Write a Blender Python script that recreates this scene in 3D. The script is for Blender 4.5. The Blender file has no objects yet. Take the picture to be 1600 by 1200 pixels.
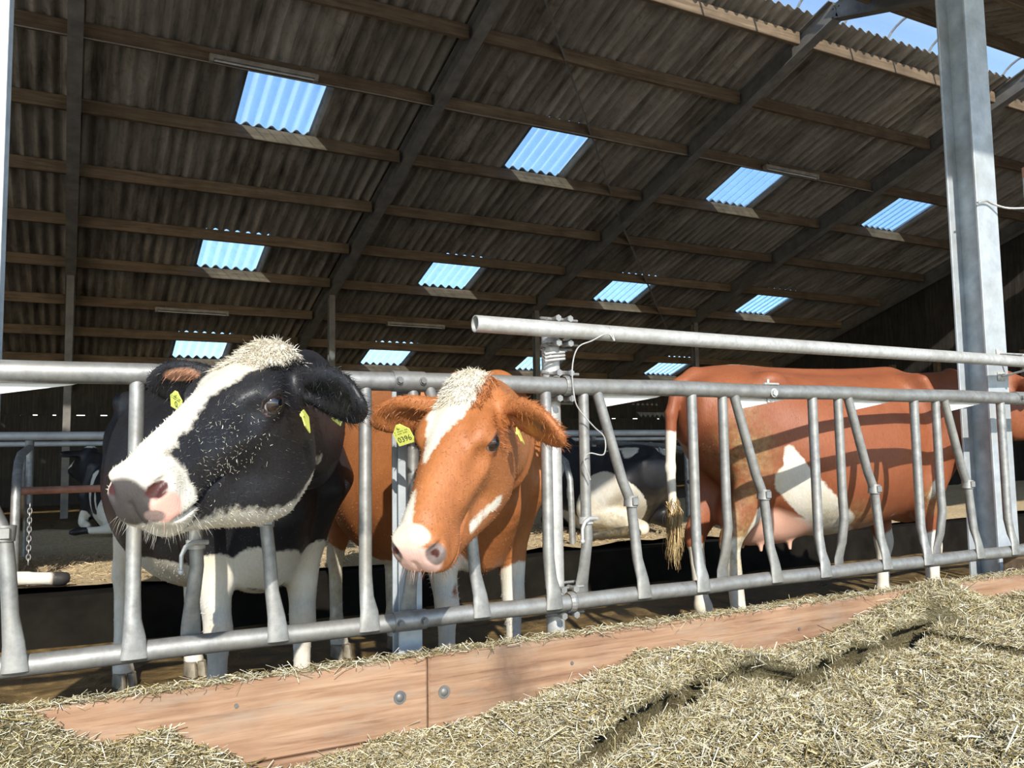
import bpy, math, random
import numpy as np
from mathutils import Matrix, Vector

# ------------------------------------------------------------------ camera, world, sun, exposure
scene = bpy.context.scene
COL = scene.collection
ZC = 1.0                       # camera height above the feed alley
R = np.array([[0.88364636, 0.02443593, 0.46751684],
              [-0.46787611, 0.08056086, 0.8801147],
              [-0.01615714, -0.99645012, 0.0826203]])   # rows: world X, Y, Z in lens axes (right, down, forward)
cam_data = bpy.data.cameras.new('camera')
cam = bpy.data.objects.new('camera', cam_data)
COL.objects.link(cam)
cam_data.sensor_width = 36.0
cam_data.lens = 1301.0 / 1600.0 * 36.0
cam_data.clip_start = 0.02
cam_data.clip_end = 400
Mc = Matrix.Identity(4)
for i in range(3):
    Mc[i][0] = R[i, 0]; Mc[i][1] = -R[i, 1]; Mc[i][2] = -R[i, 2]
Mc[2][3] = ZC
cam.matrix_world = Mc
scene.camera = cam

SUN_TRAVEL = Vector((0.30, 1.0, -0.62)).normalized()
sun_data = bpy.data.lights.new('sun', 'SUN')
sun_data.energy = 4.7
sun_data.angle = math.radians(0.6)
sun_data.color = (1.0, 0.945, 0.85)
sun = bpy.data.objects.new('sun', sun_data)
COL.objects.link(sun)
sun.rotation_euler = SUN_TRAVEL.to_track_quat('-Z', 'Y').to_euler()
sun.location = (-6, -20, 14)

world = bpy.data.worlds.new('sky')
scene.world = world
world.use_nodes = True
wn = world.node_tree
wn.nodes.clear()
wo = wn.nodes.new('ShaderNodeOutputWorld')
wb = wn.nodes.new('ShaderNodeBackground')
sky = wn.nodes.new('ShaderNodeTexSky')
sky.sky_type = 'NISHITA'
sky.sun_disc = False
sky.sun_elevation = math.asin(-SUN_TRAVEL.z)
sky.sun_rotation = math.atan2(-SUN_TRAVEL.x, -SUN_TRAVEL.y)
sky.air_density = 1.0
sky.dust_density = 0.25
sky.ozone_density = 1.6
wb.inputs['Strength'].default_value = 0.22
wn.links.new(sky.outputs[0], wb.inputs[0])
wn.links.new(wb.outputs[0], wo.inputs[0])

scene.view_settings.view_transform = 'Standard'
scene.view_settings.look = 'None'
scene.view_settings.gamma = 1.0
scene.view_settings.use_curve_mapping = False
scene.view_settings.exposure = 0.42

rng = np.random.default_rng(7)
random.seed(7)

# ------------------------------------------------------------------ object helpers
def obj(name, me, mat=None, parent=None, loc=None):
    o = bpy.data.objects.new(name, me)
    COL.objects.link(o)
    if mat is not None and me is not None and len(me.materials) == 0:
        me.materials.append(mat)
    if parent is not None:
        o.parent = parent
    if loc is not None:
        o.location = loc
    return o

def empty(name, loc=(0, 0, 0), rz=0.0):
    o = bpy.data.objects.new(name, None)
    o.empty_display_size = 0.1
    COL.objects.link(o)
    o.location = loc
    o.rotation_euler = (0, 0, rz)
    return o

def tag(o, label=None, cat=None, group=None, kind=None):
    if label: o['label'] = label
    if cat: o['category'] = cat
    if group: o['group'] = group
    if kind: o['kind'] = kind
    return o

def mesh(name, V, F, smooth=False, mat=None):
    me = bpy.data.meshes.new(name)
    V = np.asarray(V, np.float32)
    if isinstance(F, np.ndarray):
        n = F.shape[1]
        me.vertices.add(len(V)); me.vertices.foreach_set('co', V.ravel())
        me.loops.add(F.size); me.loops.foreach_set('vertex_index', F.astype(np.int32).ravel())
        me.polygons.add(len(F)); me.polygons.foreach_set('loop_start', np.arange(0, F.size, n, dtype=np.int32))
        me.update(calc_edges=True)
        me.validate()
    else:
        me.from_pydata([tuple(v) for v in V.tolist()], [], F)
        me.update()
    if smooth:
        me.polygons.foreach_set('use_smooth', np.ones(len(me.polygons), bool))
    if mat is not None:
        me.materials.append(mat)
    return me

class MB:
    """collects vertices and faces of one mesh"""
    def __init__(self):
        self.v = []; self.f = []
    def add(self, V, F):
        n = len(self.v)
        self.v += [tuple(map(float, p)) for p in V]
        self.f += [tuple(i + n for i in q) for q in F]
        return self
    def box(self, c, s, rot=None, bev=0.0):
        """bevelled box: centre, full sizes"""
        hx, hy, hz = s[0] / 2, s[1] / 2, s[2] / 2
        b = min(bev, hx * .45, hy * .45, hz * .45)
        c = Vector(c)
        V = []
        if b <= 0:
            for z in (-hz, hz):
                for x, y in ((-hx, -hy), (hx, -hy), (hx, hy), (-hx, hy)):
                    V.append(Vector((x, y, z)))
            F = [(3, 2, 1, 0), (4, 5, 6, 7), (0, 1, 5, 4), (1, 2, 6, 5), (2, 3, 7, 6), (3, 0, 4, 7)]
        else:
            def ring(ix, iy, z):
                return [Vector(p) for p in ((-ix + b, -iy, z), (ix - b, -iy, z), (ix, -iy + b, z), (ix, iy - b, z),
                                            (ix - b, iy, z), (-ix + b, iy, z), (-ix, iy - b, z), (-ix, -iy + b, z))]
            V = ring(hx - b, hy - b, -hz) + ring(hx, hy, -hz + b) + ring(hx, hy, hz - b) + ring(hx - b, hy - b, hz)
            F = [tuple(range(7, -1, -1)), tuple(range(24, 32))]
            for r in range(3):
                for i in range(8):
                    j = (i + 1) % 8
                    F.append((r * 8 + i, r * 8 + j, r * 8 + 8 + j, r * 8 + 8 + i))
        if rot is not None:
            V = [rot @ p for p in V]
        return self.add([c + p for p in V], F)
    def tube(self, pts, rad, seg=12, caps=True, ref=None, hollow=0.0):
        """sweep; rad = number, list of numbers or list of (rx, ry)"""
        P = [Vector(p) for p in pts]
        n = len(P)
        if not isinstance(rad, (list, tuple)): rad = [rad] * n
        T = []
        for i in range(n):
            a = P[max(i - 1, 0)]; b = P[min(i + 1, n - 1)]
            T.append((b - a).normalized())
        if ref is None:
            ref = Vector((0, 0, 1)) if abs(T[0].z) < .9 else Vector((1, 0, 0))
        u = Vector(ref); u = (u - T[0] * u.dot(T[0])).normalized()
        V = []
        for i in range(n):
            u = (u - T[i] * u.dot(T[i])).normalized()
            w = T[i].cross(u)
            r = rad[i]
            rx, ry = r if isinstance(r, (tuple, list)) else (r, r)
            for k in range(seg):
                a = 2 * math.pi * k / seg
                V.append(P[i] + u * (rx * math.cos(a)) + w * (ry * math.sin(a)))
        F = []
        for i in range(n - 1):
            for k in range(seg):
                j = (k + 1) % seg
                F.append((i * seg + k, i * seg + j, (i + 1) * seg + j, (i + 1) * seg + k))
        if caps:
            F.append(tuple(range(seg - 1, -1, -1)))
            F.append(tuple((n - 1) * seg + k for k in range(seg)))
        return self.add(V, F)
    def prism(self, poly, axis, a, b):
        """extrude a polygon (list of 2-tuples) along an axis from a to b"""
        def P(p, t):
            if axis == 'x': return (t, p[0], p[1])
            if axis == 'y': return (p[0], t, p[1])
            return (p[0], p[1], t)
        n = len(poly)
        V = [P(p, a) for p in poly] + [P(p, b) for p in poly]
        F = [tuple(range(n - 1, -1, -1)), tuple(range(n, 2 * n))]
        for i in range(n):
            j = (i + 1) % n
            F.append((i, j, n + j, n + i))
        return self.add(V, F)
    def sphere(self, c, r, seg=16, rings=10, M=None):
        V = []; F = []
        r = r if isinstance(r, (tuple, list)) else (r, r, r)
        for i in range(rings + 1):
            th = math.pi * i / rings
            for k in range(seg):
                ph = 2 * math.pi * k / seg
                p = Vector((r[0] * math.sin(th) * math.cos(ph), r[1] * math.sin(th) * math.sin(ph), r[2] * math.cos(th)))
                if M is not None: p = M @ p
                V.append(Vector(c) + p)
        for i in range(rings):
            for k in range(seg):
                j = (k + 1) % seg
                F.append((i * seg + k, (i + 1) * seg + k, (i + 1) * seg + j, i * seg + j))
        return self.add(V, F)
    def mesh(self, name='m', smooth=False, mat=None, fixn=True):
        me = mesh(name, np.array(self.v), self.f, smooth, mat)
        if fixn:
            import bmesh
            bm = bmesh.new(); bm.from_mesh(me)
            bmesh.ops.remove_doubles(bm, verts=bm.verts, dist=1e-6)
            bmesh.ops.recalc_face_normals(bm, faces=bm.faces)
            bm.to_mesh(me); bm.free()
        if smooth:
            me.polygons.foreach_set('use_smooth', np.ones(len(me.polygons), bool))
            try: me.set_sharp_from_angle(angle=math.radians(45))
            except Exception: pass
        return me
    def build(self, name, mat, parent=None, smooth=False, loc=None):
        return obj(name, self.mesh(name, smooth), mat, parent, loc)

def copy_tree(o, parent=None):
    c = o.copy(); COL.objects.link(c)
    if parent is not None: c.parent = parent
    for ch in list(o.children):
        copy_tree(ch, c)
    return c

# ------------------------------------------------------------------ materials
def new_mat(name):
    m = bpy.data.materials.new(name)
    m.use_nodes = True
    nt = m.node_tree
    nt.nodes.clear()
    out = nt.nodes.new('ShaderNodeOutputMaterial')
    bs = nt.nodes.new('ShaderNodeBsdfPrincipled')
    nt.links.new(bs.outputs[0], out.inputs[0])
    return m, nt, bs, out

def nd(nt, typ, ins=None, **attrs):
    n = nt.nodes.new(typ)
    for k, v in attrs.items(): setattr(n, k, v)
    for k, v in (ins or {}).items():
        if isinstance(v, bpy.types.NodeSocket): nt.links.new(v, n.inputs[k])
        else: n.inputs[k].default_value = v
    return n

def c4(c): return (c[0], c[1], c[2], 1.0)

def coords(nt, scale=(1, 1, 1), kind='Object'):
    tc = nd(nt, 'ShaderNodeTexCoord')
    mp = nd(nt, 'ShaderNodeMapping', {'Vector': tc.outputs[kind], 'Scale': scale})
    return mp.outputs[0]

def noise(nt, vec, scale=5, detail=4, rough=.55, dist=0.0):
    return nd(nt, 'ShaderNodeTexNoise', {'Vector': vec, 'Scale': scale, 'Detail': detail, 'Roughness': rough, 'Distortion': dist}).outputs['Fac']

def ramp(nt, fac, stops):
    r = nd(nt, 'ShaderNodeValToRGB', {'Fac': fac})
    e = r.color_ramp.elements
    while len(e) < len(stops): e.new(.5)
    for i, (p, c) in enumerate(stops):
        e[i].position = p; e[i].color = c4(c) if len(c) == 3 else c
    return r.outputs[0]

def mix(nt, fac, a, b, blend='MIX'):
    n = nt.nodes.new('ShaderNodeMix'); n.data_type = 'RGBA'; n.blend_type = blend
    for k, v in ((0, fac), (6, a), (7, b)):
        if isinstance(v, bpy.types.NodeSocket): nt.links.new(v, n.inputs[k])
        else: n.inputs[k].default_value = c4(v) if (k > 0 and len(v) == 3) else v
    return n.outputs[2]

def mth(nt, op, a, b=0.0, clamp=False):
    n = nd(nt, 'ShaderNodeMath', {0: a, 1: b}, operation=op); n.use_clamp = clamp
    return n.outputs[0]

def bump(nt, bs, h, strength=.3, dist=.01):
    b = nd(nt, 'ShaderNodeBump', {'Height': h, 'Strength': strength, 'Distance': dist})
    nt.links.new(b.outputs[0], bs.inputs['Normal'])

def rand_obj(nt):
    return nd(nt, 'ShaderNodeObjectInfo').outputs['Random']

def simple(name, stops, scale=(6, 6, 6), nscale=4.0, rough=.7, metal=0.0, bmp=.2, bdist=.004, bscale=40, detail=6, spec=.5, vary=0.0):
    m, nt, bs, out = new_mat(name)
    v = coords(nt, scale)
    f = noise(nt, v, nscale, detail, .6)
    col = ramp(nt, f, stops)
    if vary > 0:
        r = rand_obj(nt)
        k = mth(nt, 'ADD', mth(nt, 'MULTIPLY', r, vary), 1 - vary / 2)
        cmb = nd(nt, 'ShaderNodeCombineColor', {0: k, 1: k, 2: k}).outputs[0]
        col = mix(nt, 1.0, col, cmb, 'MULTIPLY')
    nt.links.new(col, bs.inputs['Base Color'])
    bs.inputs['Roughness'].default_value = rough
    bs.inputs['Metallic'].default_value = metal
    bs.inputs['Specular IOR Level'].default_value = spec
    if bmp > 0:
        bump(nt, bs, noise(nt, coords(nt, (1, 1, 1)), bscale, 5, .6), bmp, bdist)
    return m

def galv(name, dark, light, rough=.42, metal=.75, sc=22):
    m, nt, bs, out = new_mat(name)
    v = coords(nt, (1, 1, 1))
    f = noise(nt, v, sc, 8, .65)
    f2 = noise(nt, coords(nt, (1, 1, 1)), 3.2, 4, .6)
    col = ramp(nt, f, [(.3, dark), (.7, light)])
    col = mix(nt, ramp(nt, f2, [(.45, (0, 0, 0)), (.75, (.6, .6, .6))]), col, (.30, .28, .23))
    nt.links.new(col, bs.inputs['Base Color'])
    bs.inputs['Metallic'].default_value = metal
    nt.links.new(ramp(nt, f, [(.2, (rough + .15,) * 3), (.8, (rough - .08,) * 3)]), bs.inputs['Roughness'])
    bump(nt, bs, f, .12, .002)
    return m

MAT = {}
MAT['galv'] = galv('galvanised_tube', (.20, .20, .195), (.40, .40, .385), rough=.46, metal=.6)
MAT['galv_white'] = galv('weathered_galvanised', (.40, .40, .39), (.66, .66, .64), rough=.5, metal=.45, sc=34)
MAT['steel'] = galv('painted_column_steel', (.34, .38, .42), (.55, .60, .63), rough=.5, metal=.35, sc=9)
MAT['bolt'] = galv('bolt_steel', (.10, .10, .10), (.20, .20, .20), rough=.5, metal=.5)
MAT['rafter'] = simple('dirty_rafter_steel', [(.3, (.045, .042, .038)), (.7, (.105, .10, .092))], (1, 1, 1), 7, .75, .1, .2)
MAT['grey_steel'] = simple('grey_ridge_steel', [(.3, (.30, .31, .32)), (.7, (.44, .45, .46))], (1, 1, 1), 7, .6, .3, .1)  # plain grey steel of the ridge ribs and neck rails
MAT['rust'] = simple('rusty_pipe', [(.3, (.24, .10, .06)), (.7, (.45, .24, .16))], (1, 1, 1), 12, .7, .2, .2)

def wood(name, a, b, c, axis=0, rough=.75, fine=1.0, stain=.55, worn=False):
    m, nt, bs, out = new_mat(name)
    sc = [14.0, 14.0, 14.0]; sc[axis] = .9
    r = rand_obj(nt)
    tc = nd(nt, 'ShaderNodeTexCoord')
    off = nd(nt, 'ShaderNodeVectorMath', {0: tc.outputs['Object'], 1: nd(nt, 'ShaderNodeCombineXYZ', {0: mth(nt, 'MULTIPLY', r, 13.0), 1: mth(nt, 'MULTIPLY', r, 7.0), 2: 0.0}).outputs[0]}, operation='ADD').outputs[0]
    v = nd(nt, 'ShaderNodeMapping', {'Vector': off, 'Scale': tuple(sc)}).outputs[0]
    f = noise(nt, v, 1.6 * fine, 8, .65, .4)
    blot = noise(nt, off, 2.3, 4, .6)
    col = ramp(nt, f, [(.28, a), (.5, b), (.74, c)])
    col = mix(nt, ramp(nt, blot, [(.45, (0, 0, 0)), (.75, (stain,) * 3)]), col, tuple(x * .45 for x in a))
    k = mth(nt, 'ADD', mth(nt, 'MULTIPLY', r, .35), .82)
    col = mix(nt, 1.0, col, nd(nt, 'ShaderNodeCombineColor', {0: k, 1: k, 2: k}).outputs[0], 'MULTIPLY')
    s3 = [70.0, 70.0, 70.0]; s3[axis] = 2.0
    cr = noise(nt, nd(nt, 'ShaderNodeMapping', {'Vector': off, 'Scale': tuple(s3)}).outputs[0], 1.0, 6, .7, .3)
    col = mix(nt, ramp(nt, cr, [(.30, (.75, .75, .75)), (.44, (0, 0, 0))]), col, tuple(x * .4 for x in a))
    if worn:
        # greyed, scuffed fibres and one old dark stain across the boards
        P = nd(nt, 'ShaderNodeNewGeometry').outputs['Position']
        sx = nd(nt, 'ShaderNodeSeparateXYZ', {0: P})
        wn_ = noise(nt, P, 7.0, 6, .7)
        wear = ramp(nt, noise(nt, nd(nt, 'ShaderNodeMapping', {'Vector': P, 'Scale': (2.0, 1.0, 9.0)}).outputs[0], 1.6, 6, .7), [(.50, (0, 0, 0)), (.72, (.6, .6, .6))])
        col = mix(nt, wear, col, (.29, .25, .20))
        dx = mth(nt, 'ABSOLUTE', mth(nt, 'SUBTRACT', sx.outputs[0], mth(nt, 'ADD', mth(nt, 'MULTIPLY', wn_, .25), 1.14)))
        st = mth(nt, 'SUBTRACT', 1.0, mth(nt, 'MULTIPLY', dx, 8.0), True)
        col = mix(nt, mth(nt, 'MULTIPLY', st, .7), col, (.10, .065, .045))
    nt.links.new(col, bs.inputs['Base Color'])
    bs.inputs['Roughness'].default_value = rough
    bs.inputs['Specular IOR Level'].default_value = .25
    bump(nt, bs, f, .35, .004)
    return m
MAT['purlin'] = wood('purlin_wood', (.10, .07, .042), (.17, .12, .075), (.26, .19, .12))
MAT['plank'] = wood('feed_plank_wood', (.19, .10, .058), (.31, .187, .115), (.41, .28, .185), fine=1.7, stain=.5, worn=True)
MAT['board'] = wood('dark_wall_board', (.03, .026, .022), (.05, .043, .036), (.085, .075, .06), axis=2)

def roof_mat():
    m, nt, bs, out = new_mat('fibre_cement_roof')
    tc = nd(nt, 'ShaderNodeTexCoord')
    geo = nd(nt, 'ShaderNodeNewGeometry')
    P = geo.outputs['Position']
    v = nd(nt, 'ShaderNodeMapping', {'Vector': P, 'Scale': (7.0, .8, .8)}).outputs[0]
    v2 = nd(nt, 'ShaderNodeMapping', {'Vector': P, 'Scale': (1.0, .6, .6)}).outputs[0]
    f = noise(nt, v, 1.0, 7, .65)
    g = noise(nt, P, 9.0, 6, .7)
    b = noise(nt, v2, .8, 4, .6)
    col = ramp(nt, f, [(.30, (.055, .046, .036)), (.46, (.21, .182, .145)), (.66, (.40, .355, .295))])
    col = mix(nt, ramp(nt, g, [(.52, (0, 0, 0)), (.74, (.55, .55, .55))]), col, (.05, .042, .034))
    col = mix(nt, ramp(nt, b, [(.40, (0, 0, 0)), (.7, (.5, .5, .5))]), col, (.30, .275, .235))
    r = rand_obj(nt)
    k = mth(nt, 'ADD', mth(nt, 'MULTIPLY', r, .4), .8)
    col = mix(nt, 1.0, col, nd(nt, 'ShaderNodeCombineColor', {0: k, 1: k, 2: k}).outputs[0], 'MULTIPLY')
    nt.links.new(col, bs.inputs['Base Color'])
    bs.inputs['Roughness'].default_value = .9
    bs.inputs['Specular IOR Level'].default_value = .15
    bump(nt, bs, g, .4, .006)
    return m
MAT['roof'] = roof_mat()

def clear_sheet(name, tint, transp, trans_col):
    m, nt, bs, out = new_mat(name)
    nt.nodes.remove(bs)
    P = nd(nt, 'ShaderNodeNewGeometry').outputs['Position']
    d = noise(nt, P, 3.5, 5, .6)
    tr = nd(nt, 'ShaderNodeBsdfTransparent', {'Color': c4(tint)})
    tl = nd(nt, 'ShaderNodeBsdfTranslucent', {'Color': c4(trans_col)})
    gl = nd(nt, 'ShaderNodeBsdfGlossy', {'Color': (.9, .9, .9, 1), 'Roughness': .2})
    m1 = nd(nt, 'ShaderNodeMixShader', {0: mth(nt, 'ADD', mth(nt, 'MULTIPLY', d, .35), transp - .17)})
    nt.links.new(tl.outputs[0], m1.inputs[1]); nt.links.new(tr.outputs[0], m1.inputs[2])
    m2 = nd(nt, 'ShaderNodeMixShader', {0: .03})
    nt.links.new(m1.outputs[0], m2.inputs[1]); nt.links.new(gl.outputs[0], m2.inputs[2])
    nt.links.new(m2.outputs[0], out.inputs[0])
    return m
MAT['skylight'] = clear_sheet('skylight_sheet', (.84, .94, 1.0), .76, (.80, .90, 1.0))
MAT['ridge_clear'] = clear_sheet('ridge_plastic', (.96, .98, 1.0), .86, (.85, .9, .95))

MAT['concrete'] = simple('alley_concrete', [(.3, (.42, .40, .36)), (.7, (.58, .56, .51))], (1, 1, 1), 3, .9, 0, .3, .01, 25)
MAT['kerb'] = simple('kerb_shade_concrete', [(.3, (.006, .005, .004)), (.7, (.016, .014, .011))], (1, 1, 1), 4, .95, 0, .4, .01, 18, spec=.08)  # near-black base colour also stands in for shade on the bed kerb

def manure():
    m, nt, bs, out = new_mat('wet_passage_floor')
    v = coords(nt, (1, 1, 1))
    f = noise(nt, v, 5, 8, .68, .6)
    g = noise(nt, v, 22, 6, .6)
    col = ramp(nt, f, [(.32, (.035, .024, .012)), (.5, (.13, .085, .032)), (.7, (.30, .20, .075))])
    nt.links.new(col, bs.inputs['Base Color'])
    nt.links.new(ramp(nt, f, [(.35, (.25, .25, .25)), (.6, (.7, .7, .7))]), bs.inputs['Roughness'])
    bump(nt, bs, mth(nt, 'ADD', f, mth(nt, 'MULTIPLY', g, .35)), .7, .03)
    return m
MAT['manure'] = manure()
MAT['sawdust'] = simple('sawdust', [(.3, (.40, .30, .17)), (.7, (.62, .50, .32))], (1, 1, 1), 30, .95, 0, .8, .015, 60, spec=.1)
MAT['wall'] = simple('dark_sheet_wall', [(.3, (.022, .022, .022)), (.7, (.05, .048, .045))], (1, 1, 1), 3, .9, 0, .2)
MAT['white_plate'] = simple('white_plate', [(.3, (.62, .61, .57)), (.7, (.78, .77, .73))], (1, 1, 1), 12, .6, 0, .1)
MAT['lamp'] = simple('lamp_housing', [(.3, (.20, .17, .13)), (.7, (.36, .33, .28))], (1, 1, 1), 6, .6, 0, .1)
MAT['lamp_tube'] = simple('lamp_tube_unlit', [(.3, (.45, .45, .44)), (.7, (.6, .6, .58))], (1, 1, 1), 6, .35, 0, 0)
MAT['tag_yellow'] = simple('ear_tag_plastic', [(.3, (.70, .76, .14)), (.7, (.80, .84, .20))], (1, 1, 1), 30, .5, 0, 0)
MAT['ink'] = simple('tag_print', [(.3, (.03, .05, .02)), (.7, (.05, .06, .03))], (1, 1, 1), 30, .6, 0, 0)
MAT['wire'] = simple('wire', [(.3, (.35, .34, .32)), (.7, (.6, .59, .56))], (1, 1, 1), 30, .5, .5, 0)
MAT['hoof'] = simple('hoof_horn', [(.3, (.10, .085, .06)), (.7, (.30, .26, .19))], (1, 1, 1), 18, .6, 0, .2)

def vcol_mat(name, attr='Col', rough=.85, spec=.15):
    m, nt, bs, out = new_mat(name)
    a = nd(nt, 'ShaderNodeAttribute', attribute_name=attr)
    nt.links.new(a.outputs['Color'], bs.inputs['Base Color'])
    bs.inputs['Roughness'].default_value = rough
    bs.inputs['Specular IOR Level'].default_value = spec
    return m
MAT['straw'] = vcol_mat('silage_strand')
def silage_base():
    m, nt, bs, out = new_mat('silage_bed')
    v = coords(nt, (1, 1, 1))
    f = noise(nt, v, 110, 6, .75, 1.0)
    g = noise(nt, v, 4, 4, .6)
    col = ramp(nt, f, [(.34, (.05, .038, .016)), (.5, (.30, .25, .13)), (.66, (.62, .56, .38))])
    col = mix(nt, ramp(nt, g, [(.4, (0, 0, 0)), (.7, (.4, .4, .4))]), col, (.30, .27, .17))
    nt.links.new(col, bs.inputs['Base Color'])
    bs.inputs['Roughness'].default_value = .95
    bs.inputs['Specular IOR Level'].default_value = .1
    bump(nt, bs, f, 1.0, .03)
    return m
MAT['silage'] = silage_base()

def eye_mat():
    m, nt, bs, out = new_mat('eye_ball')
    a = nd(nt, 'ShaderNodeAttribute', attribute_name='Col')
    nt.links.new(a.outputs['Color'], bs.inputs['Base Color'])
    bs.inputs['Roughness'].default_value = .06
    bs.inputs['Specular IOR Level'].default_value = .8
    bs.inputs['Coat Weight'].default_value = .6
    return m
MAT['eye'] = eye_mat()

def coat_mat(name, dark, dark2, light, light2, gloss=.45, sheen=.0):
    """white: signed distance (m) to the white patches; skin: bare-skin factor with colour Skin; dirt: stain factor"""
    m, nt, bs, out = new_mat(name)
    v = coords(nt, (1, 1, 1))
    n1 = noise(nt, v, 26, 5, .7)
    n2 = noise(nt, v, 5, 5, .6)
    n3 = noise(nt, coords(nt, (60, 60, 18)), 2.0, 4, .7)
    w = nd(nt, 'ShaderNodeAttribute', attribute_name='white').outputs['Fac']
    sk = nd(nt, 'ShaderNodeAttribute', attribute_name='skin').outputs['Fac']
    skc = nd(nt, 'ShaderNodeAttribute', attribute_name='Skin').outputs['Color']
    di = nd(nt, 'ShaderNodeAttribute', attribute_name='dirt').outputs['Fac']
    edge = mth(nt, 'ADD', w, mth(nt, 'MULTIPLY', mth(nt, 'SUBTRACT', n1, .5), .035))
    fac = mth(nt, 'ADD', mth(nt, 'MULTIPLY', edge, -90.0), .5, True)
    cd = ramp(nt, n2, [(.3, dark), (.7, dark2)])
    cd = mix(nt, ramp(nt, n3, [(.35, (.35, .35, .35)), (.7, (0, 0, 0))]), cd, tuple(x * .55 for x in dark))
    cl = ramp(nt, n2, [(.35, light), (.7, light2)])
    cl = mix(nt, ramp(nt, n3, [(.3, (.3, .3, .3)), (.6, (0, 0, 0))]), cl, tuple(x * .75 for x in light2))
    col = mix(nt, fac, cd, cl)
    dn = noise(nt, v, 11, 6, .7)
    dfac = mth(nt, 'MULTIPLY', di, ramp(nt, dn, [(.36, (0, 0, 0)), (.55, (1, 1, 1))]))
    col = mix(nt, mth(nt, 'MULTIPLY', dfac, .85), col, ramp(nt, n1, [(.35, (.10, .07, .03)), (.7, (.46, .36, .16))]))
    col = mix(nt, sk, col, skc)
    nt.links.new(col, bs.inputs['Base Color'])
    bs.inputs['Roughness'].default_value = gloss
    bs.inputs['Specular IOR Level'].default_value = .35
    bs.inputs['Sheen Weight'].default_value = sheen
    bump(nt, bs, mth(nt, 'ADD', n3, mth(nt, 'MULTIPLY', n1, .8)), .35, .004)
    return m
WHT, WHT2 = (.74, .71, .64), (.65, .58, .44)
MAT['coat_black'] = coat_mat('black_white_coat', (.012, .012, .014), (.026, .026, .029), WHT, WHT2, .42)
MAT['coat_red'] = coat_mat('red_white_coat', (.34, .115, .035), (.46, .175, .06), WHT, WHT2, .5)
MAT['coat_red2'] = coat_mat('chestnut_white_coat', (.25, .075, .033), (.32, .108, .046), WHT, WHT2, .5)
#PART2
# ------------------------------------------------------------------ structure: floors, walls, roof
def zf(y): return ZC + 8.66 - 0.3183 * y            # far roof slope (underside of the sheets is a little above)
APEX_Y = 7.75
def zn(y): return zf(APEX_Y) - 0.3183 * (APEX_Y - y)  # near roof slope
ANG = math.atan(0.3183)
FLOOR = -0.02      # cow passage level
BED = 0.28        # lying bed level
XL, XR = -8.0, 19.6
YB = 21.7

def slab(name, mat, x0, x1, y0, y1, z0, z1, nx=1, ny=1, rough=0.0):
    if nx == 1:
        m = MB().box(((x0 + x1) / 2, (y0 + y1) / 2, (z0 + z1) / 2), (x1 - x0, y1 - y0, z1 - z0))
        return tag(m.build(name, mat), kind='structure')
    xs = np.linspace(x0, x1, nx); ys = np.linspace(y0, y1, ny)
    gx, gy = np.meshgrid(xs, ys, indexing='ij')
    gz = z1 + rough * (vnoise(gx * 3.1, gy * 3.1) + .5 * vnoise(gx * 9, gy * 9))
    V = np.stack([gx, gy, gz], -1).reshape(-1, 3)
    i, j = np.meshgrid(np.arange(nx - 1), np.arange(ny - 1), indexing='ij')
    a = (i * ny + j).ravel()
    F = np.stack([a, a + ny, a + ny + 1, a + 1], 1)
    return tag(obj(name, mesh(name, V, F, True), mat), kind='structure')

def vnoise(x, y, seed=0):
    xi = np.floor(x).astype(np.int64); yi = np.floor(y).astype(np.int64)
    fx = x - xi; fy = y - yi
    fx = fx * fx * (3 - 2 * fx); fy = fy * fy * (3 - 2 * fy)
    def h(a, b):
        n = (a * 374761393 + b * 668265263 + seed * 1442695) & 0x7fffffff
        n = ((n ^ (n >> 13)) * 1274126177) & 0x7fffffff
        return ((n ^ (n >> 16)) & 0xffff) / 32768.0 - 1.0
    return (h(xi, yi) * (1 - fx) + h(xi + 1, yi) * fx) * (1 - fy) + (h(xi, yi + 1) * (1 - fx) + h(xi + 1, yi + 1) * fx) * fy

slab('floor', MAT['concrete'], -60, 60, -60, 2.42, -.2, 0.0)                      # feed alley and open yard
slab('floor_passage', MAT['manure'], XL, XR, 2.42, 5.3, -.2, FLOOR, 140, 40, .018)
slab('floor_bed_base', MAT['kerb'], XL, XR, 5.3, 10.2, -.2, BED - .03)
slab('floor_bedding', MAT['sawdust'], XL, XR, 5.45, 10.1, 0, BED, 160, 50, .022)
slab('floor_back', MAT['manure'], XL, XR, 10.2, YB, -.2, FLOOR)

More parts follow.
